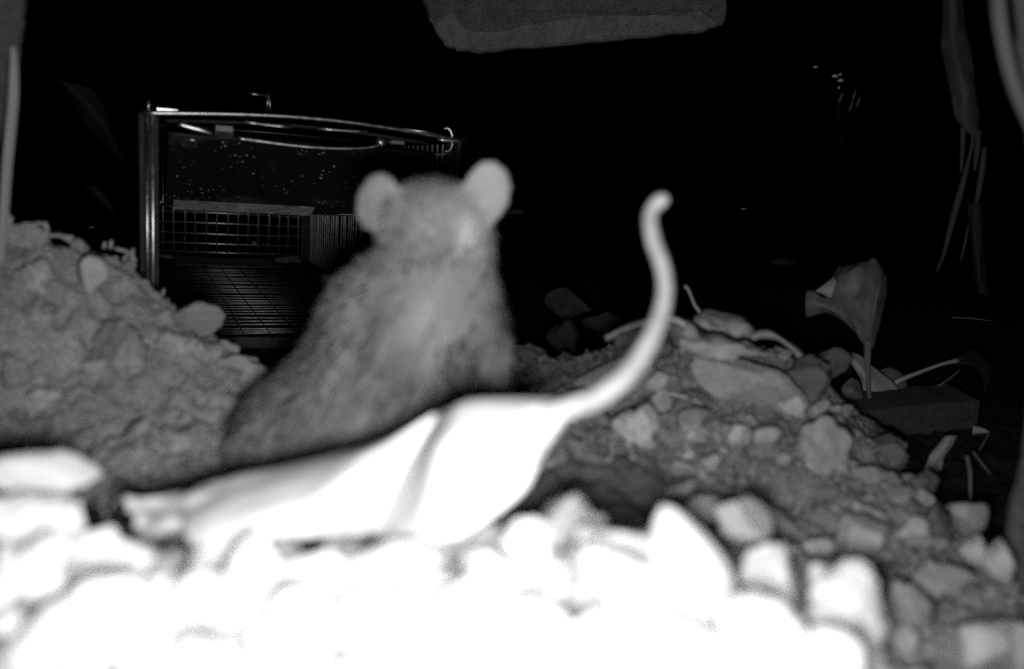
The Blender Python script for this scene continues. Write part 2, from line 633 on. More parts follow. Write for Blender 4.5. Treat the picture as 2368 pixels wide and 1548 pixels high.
rock(1232, 828, 110, 72, 'dull rock touching the right flank of the rat', 'stone_dull', 'clod', Y=.50)
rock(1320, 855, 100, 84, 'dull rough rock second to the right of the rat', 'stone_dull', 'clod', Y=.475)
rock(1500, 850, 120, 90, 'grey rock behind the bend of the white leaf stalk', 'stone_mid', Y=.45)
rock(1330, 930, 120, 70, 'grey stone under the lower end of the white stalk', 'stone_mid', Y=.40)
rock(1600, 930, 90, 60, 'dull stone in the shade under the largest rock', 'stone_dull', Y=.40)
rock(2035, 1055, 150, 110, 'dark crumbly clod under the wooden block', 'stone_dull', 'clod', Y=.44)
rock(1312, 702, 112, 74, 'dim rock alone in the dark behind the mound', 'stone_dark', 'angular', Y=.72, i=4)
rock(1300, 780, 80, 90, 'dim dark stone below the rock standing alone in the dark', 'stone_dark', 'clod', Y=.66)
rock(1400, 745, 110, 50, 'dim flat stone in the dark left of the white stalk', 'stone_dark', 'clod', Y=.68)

# rubble falling away to the lower right
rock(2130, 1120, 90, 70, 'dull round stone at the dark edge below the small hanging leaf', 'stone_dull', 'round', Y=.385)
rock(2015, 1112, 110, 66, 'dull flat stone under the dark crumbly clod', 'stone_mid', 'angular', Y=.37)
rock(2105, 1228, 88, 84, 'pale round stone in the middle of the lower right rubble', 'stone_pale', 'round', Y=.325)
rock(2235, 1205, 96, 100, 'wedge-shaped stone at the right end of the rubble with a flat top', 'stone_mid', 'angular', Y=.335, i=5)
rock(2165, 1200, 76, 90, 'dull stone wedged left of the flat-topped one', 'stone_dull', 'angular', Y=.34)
rock(1985, 1285, 130, 190, 'long upright grey rock in the lower right rubble', 'stone_mid', 'round', Y=.285, roll=15)
rock(2000, 1200, 110, 90, 'hollowed grey stone above the long upright rock', 'stone_mid', 'clod', Y=.32)
rock(1890, 1275, 80, 70, 'small pale stone left of the long upright rock', 'stone_pale', 'round', Y=.28)
rock(1822, 1290, 60, 70, 'small pale stone beside the thin stick', 'stone_pale', 'round', Y=.26)
rock(2250, 1275, 66, 80, 'pale lump in the cluster by the right post', 'stone_pale', 'clod', Y=.285)
rock(2305, 1300, 76, 110, 'tall pale lump against the right post', 'stone_pale', 'clod', Y=.275)
rock(2180, 1335, 130, 90, 'grey slab below the pale round stone', 'stone_mid', 'clod', Y=.275)
rock(2110, 1400, 120, 120, 'earthy lump above the large lower right stone', 'stone_mid', 'clod', Y=.255)
rock(2268, 1490, 200, 210, 'large smooth oval stone in the lower right corner', 'stone_pale', 'round', Y=.235, roll=35, i=2)
rock(2360, 1500, 60, 130, 'grey stone cut off by the right edge at the bottom', 'stone_mid', 'round', Y=.23)
rock(1965, 1420, 230, 270, 'big rough grey-white stone right of the blown-out gravel', 'pebble', 'clod', Y=.2, roll=-35, i=2)

# spoil heap on the left
rock(215, 632, 80, 84, 'bright angular stone near the top of the left heap', 'stone_pale', 'angular', Y=.395, i=3)
rock(75, 640, 96, 90, 'pale rounded lump left of the bright angular stone', 'stone_pale', 'clod', Y=.39)
rock(455, 742, 130, 92, 'squarish grey rock on the right shoulder of the left heap', 'stone_mid', 'angular', Y=.42, i=3, roll=4)
rock(275, 810, 150, 150, 'broad grey rock half buried in the middle of the left heap', 'stone_mid', 'clod', Y=.378, i=5)
rock(410, 815, 130, 120, 'grey rock beside the broad half-buried one', 'stone_mid', 'clod', Y=.395, i=2)
rock(70, 550, 90, 70, 'earthy lump on the crest of the left heap', 'stone_mid', 'clod', Y=.41)
rock(5, 515, 46, 60, 'small round lump at the left edge of the crest', 'stone_mid', 'round', Y=.40)
rock(555, 870, 130, 100, 'crumbly pale clod at the foot of the left heap beside the rat', 'stone_mid', 'clod', Y=.40)
rock(520, 815, 70, 60, 'small clod above the crumbly pale one', 'stone_mid', 'clod', Y=.425)
rock(220, 850, 60, 46, 'small pale stone left of the broad half-buried rock', 'stone_pale', 'round')
rock(100, 920, 80, 60, 'pale lump low on the left heap', 'stone_pale', 'clod')
rock(30, 860, 70, 90, 'long grey stone at the left edge of the heap', 'stone_mid', 'round', roll=-20)
rock(200, 940, 90, 60, 'earth lump low in the middle of the left heap', 'stone_mid', 'clod')

# blown-out foreground: single stones one can tell apart
rock(85, 1092, 290, 120, 'broad flat overexposed stone at the left edge', 'pebble', 'round', Y=.205, i=1, roll=3)
rock(70, 1215, 270, 170, 'bulky overexposed stone under the broad flat one', 'pebble', 'clod', Y=.185, i=2)
rock(1590, 1300, 190, 290, 'tall pointed overexposed stone right of the leaf', 'pebble', 'pointed', Y=.17, roll=-16, i=3)
rock(1722, 1205, 150, 120, 'grey stone with a dark underside behind the tall pointed stone', 'stone_pale', 'angular', Y=.235, i=1)
rock(1312, 1222, 230, 180, 'rough pale rock below the right half of the white leaf', 'stone_pale', 'clod', Y=.205, i=0)
rock(1790, 1350, 150, 170, 'overexposed stone between the tall pointed one and the stick', 'pebble', 'clod', Y=.20, roll=-25)

PEB = 'PEB'
PG = 'pebbles of the gravel bank'
for (px, py, w, h, rl) in [(40, 1345, 80, 170, -30), (590, 1335, 100, 170, -5), (490, 1395, 150, 150, 10), (330, 1285, 70, 74, 0), (255, 1275, 84, 84, 0),
                           (735, 1325, 190, 120, 15), (1060, 1425, 170, 210, 8), (925, 1335, 180, 120, 0), (1225, 1290, 110, 140, 0),
                           (1420, 1270, 150, 110, 0), (1445, 1370, 210, 170, 20), (870, 1440, 150, 150, 0), (690, 1450, 170, 170, -20),
                           (300, 1430, 230, 200, 5), (130, 1470, 200, 170, 0), (1225, 1480, 180, 150, 0), (1370, 1490, 170, 150, 0),
                           (1760, 1480, 200, 170, 20), (1880, 1540, 180, 140, 0), (1545, 1510, 190, 120, 0), (480, 1530, 170, 130, 0), (1040, 1550, 160, 120, 0),
                           (180, 1340, 120, 110, 15), (390, 1370, 110, 90, -15), (820, 1360, 120, 90, 10), (1130, 1340, 110, 130, 0)]:
    rock(px, py, w * 1.25, h * 1.2, PEB, 'pebble', random.choice(['clod', 'angular']), roll=rl, name='pebble', cat='pebble', group=PG, Y=None)

count = {}


def scatter(n, xr, yr, size, mat, kinds, label, group, test=None, lift=0.15, seed=1):
    r = random.Random(seed)
    pts = []
    tries = 0
    while len(pts) < n and tries < n * 60:
        tries += 1
        x, y = r.uniform(*xr), r.uniform(*yr)
        if test and not test(x, y):
            continue
        s = r.uniform(*size) * (1.0 if r.random() < .7 else 1.35)
        if any((x - a) ** 2 + (y - b) ** 2 < (0.62 * (s + c) / 2 * 1.2) ** 2 for a, b, c in pts):
            continue
        pts.append((x, y, s))
        z = ground_z(x, y) + s * lift
        put_rock('pebble', (x, y, z), (s * r.uniform(.8, 1.4), s * r.uniform(.7, 1.1), s * r.uniform(.55, .9)),
                 Euler((r.uniform(-.6, .6), r.uniform(-.6, .6), r.uniform(0, 6.3))), mat, r.choice(kinds), r.randrange(6), label, 'pebble', group)


def in_view(x, y, z=None):
    z = ground_z(x, y) if z is None else z
    d = np.array([x, y, z]) - CAM
    k = d @ FW
    return -60 < CX + FPX * d[0] / k < 2430 and CY - FPX * (d @ UPV) / k < 1640


scatter(100, (-.12, .10), (.105, .205), (.0075, .0155), 'pebble', ['clod', 'angular', 'round'], PEB, PG, lambda x, y: in_view(x, y) and x < .05 + (0.2 - y) * .3 and not (-.065 < x < .0 and y > .162) and not (-.145 < x < -.085 and y > .176), .12, 3)
scatter(80, (.05, .22), (.21, .40), (.005, .011), 'stone_mid', ['round', 'clod', 'angular'],
        'small grey stone among the loose rubble on the lower right', 'loose rubble on the lower right',
        lambda x, y: in_view(x, y) and x > .03 + .3 * (y - .2) and x < .215, .2, 4)
scatter(45, (-.27, -.07), (.30, .43), (.005, .010), 'stone_mid', ['clod', 'angular'],
        'small earthy lump sticking out of the left heap', 'earth lumps of the left heap', lambda x, y: in_view(x, y), .05, 5)
scatter(30, (.04, .19), (.35, .49), (.005, .010), 'stone_mid', ['clod', 'angular', 'round'],
        'small stone lying loose on the right-hand mound', 'loose stones of the right-hand mound', lambda x, y: in_view(x, y), .15, 6)


# grit nobody could count
def grit(name, n, xr, yr, size, mat, label, test, seed):
    r = np.random.default_rng(seed)
    bm = bmesh.new()
    bmesh.ops.create_icosphere(bm, subdivisions=1, radius=1)
    bm.verts.ensure_lookup_table()
    BV = np.array([v.co[:] for v in bm.verts])
    BF = np.array([[v.index for v in f.verts] for f in bm.faces])
    bm.free()
    x = r.uniform(*xr, n)
    y = r.uniform(*yr, n)
    k = test(x, y)
    x, y = x[k], y[k]
    n = len(x)
    z = ground_h(x, y)
    s = r.uniform(*size, n) * (1 + (r.random(n) < .12) * .8)
    jit = BV[None] * r.uniform(.65, 1.25, (n, len(BV), 1)) * r.uniform(.7, 1.3, (n, 1, 3))
    a = r.uniform(0, 6.28, n)
    c, si = np.cos(a), np.sin(a)
    J = jit.copy()
    J[..., 0] = jit[..., 0] * c[:, None] - jit[..., 1] * si[:, None]
    J[..., 1] = jit[..., 0] * si[:, None] + jit[..., 1] * c[:, None]
    V = J * s[:, None, None] / 2 + np.stack([x, y, z + s * .1], -1)[:, None]
    F = BF[None] + (np.arange(n) * len(BV))[:, None, None]
    o = mesh_obj(name, V.reshape(-1, 3), F.reshape(-1, 3), mat, smooth=False)
    return tag(o, label, kind='stuff')


grit('soil_crumbs', 12500, (-.32, .23), (.2, .5), (.0005, .0025), 'grit', 'loose crumbs of soil over the heaps',
     lambda x, y: (x < .21) & (y < .49) & ((((x - .045) / .05) ** 2 + ((y - .285) / .035) ** 2) > 1), 21)
grit('gravel_grit', 4200, (-.14, .16), (.10, .24), (.0015, .005), 'grit_pale', 'fine pale grit between the foreground pebbles',
     lambda x, y: (x < .13) & ~((x > -.145) & (x < -.085) & (y > .18)), 22)
print('ground done')

# ------------------------------------------------------------------ cage trap
TO = np.array([-.1428, .5804, -.0029])
TW, TH, TL = .2025, .1488, .5537
_y, _r, _p = .4073, .0716, .0048
_Rz = np.array([[math.cos(_y), -math.sin(_y), 0], [math.sin(_y), math.cos(_y), 0], [0, 0, 1]])
_Ry = np.array([[math.cos(_r), 0, math.sin(_r)], [0, 1, 0], [-math.sin(_r), 0, math.cos(_r)]])
_Rx = np.array([[1, 0, 0], [0, math.cos(_p), -math.sin(_p)], [0, math.sin(_p), math.cos(_p)]])
TM = _Rz @ _Ry @ _Rx


def T(x, y, z):
    return TO + TM @ np.array([x, y, z], float)


def box_geo(x0, x1, y0, y1, z0, z1, f=None):
    f = f or T
    v = [f(x, y, z) for x in (x0, x1) for y in (y0, y1) for z in (z0, z1)]
    return v, [(0, 1, 3, 2), (4, 6, 7, 5), (0, 4, 5, 1), (2, 3, 7, 6), (0, 2, 6, 4), (1, 5, 7, 3)]


trap = empty('cage_trap', TO, 'open wire cage trap with raised steel door behind the rat', 'trap')
hw = TW / 2


def tbox(name, *b, mat='steel', parent=trap):
    v, f = box_geo(*b)
    return mesh_obj(name, v, f, mat, parent, smooth=False)


def ttube(name, pts, r, mat='wire', parent=trap, seg=8, dens=1):
    return tube(name, [T(*p) for p in pts], r, mat, parent, seg, dens)


for sgn in (-1, 1):
    post = mesh_obj('front_post', *join_geo([box_geo(sgn * hw - .0055, sgn * hw + .0055, .002, .0035, -.002, TH),
                                             box_geo(sgn * (hw + .0045) - .001, sgn * (hw + .0045) + .001, .0035, .018, -.002, TH)]), 'steel_dark', trap, smooth=False)
    ttube('edge_rod', [(sgn * hw - .0012, 0, 0), (sgn * hw - .0012, -.0002, TH * .5), (sgn * hw - .0012, 0, TH)], .0014, 'steel', post)
    ttube('edge_rod', [(sgn * hw + .0022, 0, 0), (sgn * hw + .0022, -.0002, TH * .5), (sgn * hw + .0022, 0, TH)], .0012, 'wire', post)
# bowed top rod
N = 14
ttube('top_rod', [(-hw - .004 + (TW + .012) * t, -.001, TH + .0002 + .0062 * math.sin(math.pi * min(1, t * 1.0)) ** 1.1) for t in [i / N for i in range(N + 1)]], .0016, 'steel', dens=2)
ttube('top_rod_rear', [(-hw + .01 + (TW - .03) * t, .006, TH - .003 + .004 * math.sin(math.pi * t)) for t in [i / N for i in range(N + 1)]], .0009, 'steel_dark', dens=2).name = 'hinge_wire'
tbox('top_plate', -hw + .005, -hw + .017, .004, .007, TH + .0022, TH + .0042, mat='wire')
tbox('front_sill', -hw + .006, hw - .006, .002, .0035, -.001, .0065, mat='steel_dark')
ttube('corner_pin', [(-hw, .0, TH + .001), (-hw, .0, TH + .009)], .0007)
# raised door
DY0, DZ0, DY1, DZ1 = .012, TH - .010, .125, .087
def D(x, s, off=0.0):
    l = math.hypot(DY1 - DY0, DZ1 - DZ0)
    ny, nz = (DZ0 - DZ1) / l, (DY1 - DY0) / l
    return (x, DY0 + (DY1 - DY0) * s - ny * off, DZ0 + (DZ1 - DZ0) * s - nz * off)


dcols = [[T(*D(-hw + .012 + (TW - .024) * i / 6, j / 4, .0025 * math.sin(math.pi * j / 4) + .0007 * math.sin(i * 2.1))) for j in range(5)] for i in range(7)]
door = sheet('door', dcols, 'door', trap, .0012, 5)
rimp = [(-hw + .010, .94, .0), (-hw + .0095, .975, 0), (-hw + .0125, .998, .0), (-hw + .022, 1.005, 0)] + [(-hw + .022 + (TW - .034) * i / 8, 1.005, 0) for i in range(1, 9)]
ttube('rolled_edge', [D(*p) for p in rimp], .0014, 'steel', door, dens=3)
sheet('door_lip', [[T(*D(-hw + .018 + .105 * i / 6, .84 + .15 * j / 2, .0035)) for j in range(3)] for i in range(7)], 'dust', door, .0008, 4)
# door handle: bowed wire below the top rod
hp = [(548, 320, .560), (600, 327, .566), (660, 335, .572), (720, 341, .578), (780, 344, .584), (840, 343, .59), (880, 336, .594), (897, 326, .598)]
tube('door_handle', ppts(hp), [.0016, .0015, .0013, .0012, .0011, .0011, .0012, .0013], 'steel', trap, 8, 3)
tube('latch_wire', ppts([(412, 287, .535), (440, 295, .538), (470, 303, .541), (492, 311, .544)]), [.001, .0017, .0016, .0009], 'wire', trap, 8, 3)


def px_box(name, px, py, w, h, Y, d, mat):
    c = at(px, py, Y)
    s = mpp(Y)
    f = lambda x, y, z: c + TM @ np.array([x, y, z])
    v, fc = box_geo(-w * s / 2, w * s / 2, 0, d, -h * s / 2, h * s / 2, f)
    return mesh_obj(name, v, fc, mat, trap, smooth=False)


b1 = px_box('hinge_bracket', 519, 298, 36, 12, .548, .006, 'strip')
b2 = px_box('hinge_bracket', 519, 312, 40, 14, .55, .006, 'steel_dark')
b3 = px_box('hinge_bracket', 920, 330, 30, 7, .596, .006, 'strip')
tube('latch_knob', ppts([(872, 324, .594), (880, 330, .594), (886, 340, .594)]), [.002, .003, .0018], 'wire', trap, 8, 3)
tube('hinge_wire', ppts([(735, 298, .575), (800, 303, .582), (850, 305, .588)]), .0007, 'wire', trap, 6, 2)
tube('hinge_wire', ppts([(565, 282, .55), (620, 290, .557), (675, 295, .562)]), .0007, 'wire', trap, 6, 2)
tube('hinge_wire', ppts([(425, 322, .545), (452, 325, .545)]), .0006, 'wire', trap, 6, 1)
# latch ring and pin on the right upper corner
rc = at(1034, 324, .612)
s_ = mpp(.612)
ringp = [rc + s_ * (np.array([1, 0.25, 0]) * 12 * math.sin(a) + np.array([0, 0, 1]) * 26 * math.cos(a)) for a in np.linspace(-.5, 3.6, 18)]
tube('latch_ring', ringp, .0008, 'wire', trap, 6)
tube('latch_pin', ppts([(1012, 323, .607), (1040, 326, .609), (1070, 327, .612)]), [.0013, .0011, .0007], 'wire', trap, 8, 2)
tube('latch_bar', ppts([(925, 298, .60), (980, 305, .605), (1012, 312, .608)]), .0006, 'wire', trap, 6, 1)
# trigger on top
tube('trigger_rod', ppts([(617, 259, .60), (619, 237, .60), (621, 216, .60)]), .0007, 'steel', trap, 6)
tube('trigger_rod', ppts([(626, 261, .60), (624, 238, .60), (622, 214, .60)]), .0007, 'steel', trap, 6)
tube('trigger_arm', ppts([(578, 217, .592), (600, 220, .596), (622, 222, .60), (638, 223, .604)]), [.0009, .0008, .0006, .0005], 'steel', trap, 6)

WR = .00085
PITW = .0127


def wire_geo(a, b, r=WR, seg=6):
    jit = np.array([random.uniform(-.0011, .0011) for _ in range(3)])
    m = (np.array(a) + np.array(b)) / 2 + jit
    return tube_geo([T(*a), T(*m), T(*b)], r, seg)


def panel(name, wires):
    o = mesh_obj(name, *join_geo([wire_geo(w[0], w[1], w[2] if len(w) > 2 else (.00065 if name == 'side_mesh' else WR)) for w in wires]), 'wire_side' if name == 'side_mesh' else 'wire_dull', trap)
    o['kind'] = 'stuff'
    return o


# back panel: every wire can be told apart
bp = mesh_obj('back_panel', *box_geo(hw - .012, hw - .002, TL - .001, TL + .0005, .003, TH - .004), 'steel_dark', trap, smooth=False)
mesh_obj('edge_strip', *box_geo(-hw + .002, -hw + .012, TL - .001, TL + .0005, .003, TH - .004), 'steel_dark', bp, smooth=False)
ttube('corner_rod', [(hw - .0005, TL - .002, .003), (hw - .0005, TL - .002, TH)], .0011, 'wire', bp)
ttube('bottom_flange', [(-hw + .012, TL - .001, .010), (hw - .006, TL - .001, .010)], .0008, 'wire', bp)
z = .0215
while z < TH - .006:
    v, f = wire_geo((-hw + .006, TL - .002, z), (hw - .010, TL - .002, z), .0009)
    mesh_obj('wire', v, f, 'wire', bp)
    z += PITW
x = hw - .0165
while x > -hw + .008:
    v, f = wire_geo((x, TL - .0032, .006), (x, TL - .0032, TH - .006), .0009)
    mesh_obj('wire', v, f, 'wire', bp)
    x -= PITW
for sgn, nm in ((1, 'side_mesh'), (-1, 'side_mesh')):
    w = []
    yy = .016
    while yy < TL:
        w.append(((sgn * hw, yy, .002), (sgn * hw, yy, TH - .002)))
        yy += PITW
    zz = .0127
    while zz < TH:
        w.append(((sgn * (hw + .0012), .006, zz), (sgn * (hw + .0012), TL, zz)))
        zz += PITW
    panel(nm, w)
w = []
yy = .010
while yy < TL - .004:
    w.append(((-hw, yy, .0), (hw, yy, .0)))
    yy += PITW
xx = -hw + .006
while xx < hw:
    w.append(((xx, .004, .0011), (xx, TL, .0011), .0005))
    xx += PITW * 1.5
panel('floor_mesh', w)
w = []
yy = .15
while yy < TL:
    w.append(((-hw, yy, TH), (hw, yy, TH)))
    yy += PITW * 2
xx = -hw + .006
while xx < hw:
    w.append(((xx, .15, TH - .001), (xx, TL, TH - .001)))
    xx += PITW * 2
panel('top_mesh', w)
tr = sheet('treadle_plate', [[T(-hw + .03 + .115 * i / 3, .40 + .11 * j / 2, .006 + .004 * (j - 1) ** 2 + .001 * (i % 2)) for j in range(3)] for i in range(4)], 'stone_dark', trap, .0012, 3)
ttube('treadle_knob', [(.028, TL - .006, .021), (.028, TL - .009, .0235), (.028, TL - .006, .026)], [.0015, .0030, .0015], 'strip', trap, 8, 3)
for (cx_, cy_, wx, wy) in [(.072, TL - .02, .026, .012), (-.076, TL - .02, .02, .010), (.06, TL - .035, .018, .008)]:
    o = sheet('bait_scrap', [[T(cx_ - wx / 2 + wx * i / 2, cy_ - wy / 2 + wy * j / 2, .003 + .003 * random.random() + .004 * j / 2) for j in range(3)] for i in range(3)], 'leaf_dull', None, .0008, 3)
    tag(o, {26: 'dull scrap of bait in the right rear corner of the cage', 20: 'dull scrap of bait in the left rear corner of the cage', 18: 'small bait crumb lying in front of the right rear scrap in the cage'}[int(round(wx * 1000))], 'scrap')

# ------------------------------------------------------------------ rat
def smin(a, b, k):
    h = np.clip(.5 + .5 * (b - a) / k, 0, 1)
    return b * (1 - h) + a * h - k * h * (1 - h)


VOX = .0011
ORI = np.array([-.14, .225, -.012])
DIM = (132, 142, 136)
gxx, gyy, gzz = np.meshgrid(*[ORI[i] + np.arange(DIM[i]) * VOX for i in range(3)], indexing='ij')
gxx = gxx.astype(np.float32); gyy = gyy.astype(np.float32); gzz = gzz.astype(np.float32)


def sd_ell(c, r, ax=None):
    p = [gxx - c[0], gyy - c[1], gzz - c[2]]
    if ax is not None:
        p = [p[0] * a[0] + p[1] * a[1] + p[2] * a[2] for a in ax]
    q = np.sqrt(sum((p[i] / r[i]) ** 2 for i in range(3)))
    q2 = np.sqrt(sum((p[i] / r[i] ** 2) ** 2 for i in range(3))) + 1e-9
    return q * (q - 1) / q2


def sd_cap(a, b, ra, rb):
    a, b = np.array(a), np.array(b)
    d = b - a
    L2 = d @ d
    t = np.clip(((gxx - a[0]) * d[0] + (gyy - a[1]) * d[1] + (gzz - a[2]) * d[2]) / L2, 0, 1)
    return np.sqrt((gxx - a[0] - t * d[0]) ** 2 + (gyy - a[1] - t * d[1]) ** 2 + (gzz - a[2] - t * d[2]) ** 2) - (ra + (rb - ra) * t)


A = at
S = sd_ell(A(800, 1030, .308), (.031, .032, .031))
for (d, k) in [
    (sd_cap(A(805, 1010, .310), A(946, 780, .309), .0305, .0300), .012),
    (sd_ell(A(954, 755, .307), (.0300, .028, .0290)), .008),
    (sd_ell(A(668, 1075, .305), (.0195, .026, .024)), .016),
    (sd_ell(A(960, 1080, .305), (.021, .027, .024)), .014),
    (sd_cap(A(984, 670, .302), A(1000, 570, .299), .0200, .0165), .008),
    (sd_ell(A(1002, 512, .298), (.0192, .021, .0148)), .006),
    (sd_ell(A(1064, 600, .304), (.0100, .014, .0140)), .010),
    (sd_cap(A(1025, 560, .312), A(1075, 605, .345), .0155, .0075), .010),
    (sd_cap(A(1058, 690, .302), A(1102, 800, .298), .0115, .0094), .008),
    (sd_cap(A(1102, 800, .298), A(1140, 930, .296), .0094, .0062), .005),
    (sd_cap(A(1140, 930, .296), A(1152, 985, .312), .0055, .0032), .004),
    (sd_cap(A(900, 740, .325), A(930, 860, .350), .0110, .0055), .008),
    (sd_cap(A(930, 860, .350), A(955, 835, .366), .0050, .0030), .004),
    (sd_cap(A(690, 1110, .320), A(700, 1100, .352), .0060, .0038), .006),
    (sd_cap(A(960, 1120, .320), A(985, 1100, .352), .0060, .0038), .006),
]:
    S = smin(S, d, k)
_n = -sd_ell(A(1070, 885, .281), (.0080, .019, .0170))
_h = np.clip(.5 - .5 * (S - _n) / .004, 0, 1)
S = S * (1 - _h) + _n * _h + .004 * _h * (1 - _h)          # the dark notch between flank and arm
# toes and fingers
for base, dirs in [((700, 1100, .352), [(-26, 4), (-12, 0), (4, -2), (20, 2)]), ((985, 1100, .352), [(-24, 4), (-8, 0), (8, -2), (24, 2)]),
                   ((955, 835, .366), [(-14, 16), (-4, 20), (6, 18), (14, 10)]), ((1152, 985, .312), [(-12, 14), (-3, 18), (6, 16), (14, 8)])]:
    for dx, dy in dirs:
        a, b = A(*base), A(base[0] + dx * 1.6, base[1] + dy, base[2] + .009)
        m = (a + b) / 2 + np.array([0, 0, .0012])
        S = smin(S, smin(sd_cap(a, m, .0020, .0017), sd_cap(m, b, .0017, .0012), .0006), .0012)
# tail on the ground, curling round behind the big leaf
tp = [A(800, 1130, .282), A(870, 1165, .268), A(950, 1185, .262), A(1030, 1180, .266), A(1090, 1150, .28)]
for k in range(len(tp) - 1):
    S = smin(S, sd_cap(tp[k], tp[k + 1], .0048 - .0008 * k, .0048 - .0008 * (k + 1)), .006 if k == 0 else .001)


def unit(v):
    v = np.array(v, float)
    return v / np.linalg.norm(v)


def frame_axes(n, up):
    n = unit(n)
    u = unit(np.array(up) - n * (np.array(up) @ n))
    return [np.cross(u, n), n, u]


EAR = [
    (A(870, 466, .2925), (.0104, .0017, .0102), frame_axes((-.85, -1, .35), (-.25, 0, 1)), [A(920, 515, .294), A(888, 490, .2932)]),
    (A(1126, 446, .2925), (.0085, .0017, .0112), frame_axes((.32, -1, .1), (.34, 0, 1)), [A(1080, 535, .2925), A(1112, 472, .2930)]),
]
ear_d = None
for c, r, ax, bs in EAR:
    e = smin(sd_ell(c, r, ax), sd_cap(bs[0], bs[1], .0046, .0038), .004)
    ear_d = e if ear_d is None else np.minimum(ear_d, e)
    S = smin(S, e, .004)


def surface_nets(Fd, ori, h):
    s = Fd < 0
    nx, ny, nz = Fd.shape
    cs = np.zeros((nx - 1, ny - 1, nz - 1), np.uint8)
    for i in (0, 1):
        for j in (0, 1):
            for k in (0, 1):
                cs += s[i:nx - 1 + i, j:ny - 1 + j, k:nz - 1 + k]
    I = np.argwhere((cs > 0) & (cs < 8))
    acc = np.zeros((len(I), 3))
    cnt = np.zeros(len(I))
    cor = [(i, j, k) for i in (0, 1) for j in (0, 1) for k in (0, 1)]
    for a in cor:
        for ax in range(3):
            if a[ax]:
                continue
            b = list(a)
            b[ax] = 1
            va = Fd[I[:, 0] + a[0], I[:, 1] + a[1], I[:, 2] + a[2]]
            vb = Fd[I[:, 0] + b[0], I[:, 1] + b[1], I[:, 2] + b[2]]
            m = (va < 0) != (vb < 0)
            t = va / (va - vb + 1e-12)
            p = np.tile(np.array(a, float), (len(I), 1))
            p[:, ax] += t
            acc[m] += p[m]
            cnt[m] += 1
    V = ori + (I + acc / cnt[:, None]) * h
    idx = -np.ones(cs.shape, int)
    idx[I[:, 0], I[:, 1], I[:, 2]] = np.arange(len(I))
    F = []
    for ax in range(3):
        a = [slice(None)] * 3
        b = [slice(None)] * 3
        a[ax] = slice(0, -1)
        b[ax] = slice(1, None)
        sa, sb = s[tuple(a)], s[tuple(b)]
        E_ = np.argwhere(sa != sb)
        u, v = (ax + 1) % 3, (ax + 2) % 3
        E_ = E_[(E_[:, u] > 0) & (E_[:, v] > 0) & (E_[:, u] < Fd.shape[u] - 1) & (E_[:, v] < Fd.shape[v] - 1)]
        fl_ = sa[E_[:, 0], E_[:, 1], E_[:, 2]]
        q = []
        for du, dv in ((-1, -1), (0, -1), (0, 0), (-1, 0)):
            c = E_.copy()
            c[:, u] += du
            c[:, v] += dv
            q.append(idx[c[:, 0], c[:, 1], c[:, 2]])
        q = np.stack(q, 1)
        q[~fl_] = q[~fl_][:, ::-1]
        F.append(q)
    return V, np.concatenate(F)


RV, RF = surface_nets(S, ORI, VOX)
_e = np.concatenate([RF[:, [0, 1]], RF[:, [1, 2]], RF[:, [2, 3]], RF[:, [3, 0]]])
_deg = np.bincount(_e.ravel(), minlength=len(RV))[:, None]
for _f in (.5, -.52) * 4:                                   # smooth the voxel steps without shrinking
    _a = np.zeros_like(RV)
    np.add.at(_a, _e[:, 0], RV[_e[:, 1]])
    np.add.at(_a, _e[:, 1], RV[_e[:, 0]])
    RV = RV + _f * (_a / _deg - RV)
m, nt, p = new_mat('rat_skin', 0.1)
v_ = coords(nt)
nt.links.new(ramp(nt, noise(nt, v_, 90, 5, .6), [(.3, .20), (.7, .28)]), p.inputs['Base Color'])
p.inputs['Roughness'].default_value = .8
p.inputs['Specular IOR Level'].default_value = .15
bump(nt, p, noise(nt, v_, 500, 4, .6), .2, .0003)
M['rat_skin'] = m
base = A(820, 1150, .305)
rat = mesh_obj('rat', RV, RF, 'rat_skin')
tag(rat, 'grey rat sitting upright with its back turned and round ears raised', 'rat')

# fur
tri = np.concatenate([RF[:, [0, 1, 2]], RF[:, [0, 2, 3]]])
P0, P1, P2 = RV[tri[:, 0]], RV[tri[:, 1]], RV[tri[:, 2]]
nrm = np.cross(P1 - P0, P2 - P0)
area = np.linalg.norm(nrm, axis=1)
vn = np.zeros_like(RV)
for k in range(3):
    np.add.at(vn, tri[:, k], nrm)
vn /= np.linalg.norm(vn, axis=1)[:, None] + 1e-12
nf = 90000
pick = rng.choice(len(tri), nf, p=area / area.sum())
u, v = rng.random(nf), rng.random(nf)
fl2 = u + v > 1
u[fl2], v[fl2] = 1 - u[fl2], 1 - v[fl2]
Q = P0[pick] * (1 - u - v)[:, None] + P1[pick] * u[:, None] + P2[pick] * v[:, None]
Nn = vn[tri[pick, 0]] * (1 - u - v)[:, None] + vn[tri[pick, 1]] * u[:, None] + vn[tri[pick, 2]] * v[:, None]
Nn /= np.linalg.norm(Nn, axis=1)[:, None] + 1e-12
gi = np.clip(((Q - ORI) / VOX).astype(int), 0, np.array(DIM) - 1)
de = ear_d[gi[:, 0], gi[:, 1], gi[:, 2]]
hz = Q[:, 2]
headf = np.clip((hz - .075) / .02, 0, 1)
length = .0068 * (1 - headf) + .0026 * headf
length *= np.clip((de - .0003) / .0022, 0.0, 1)
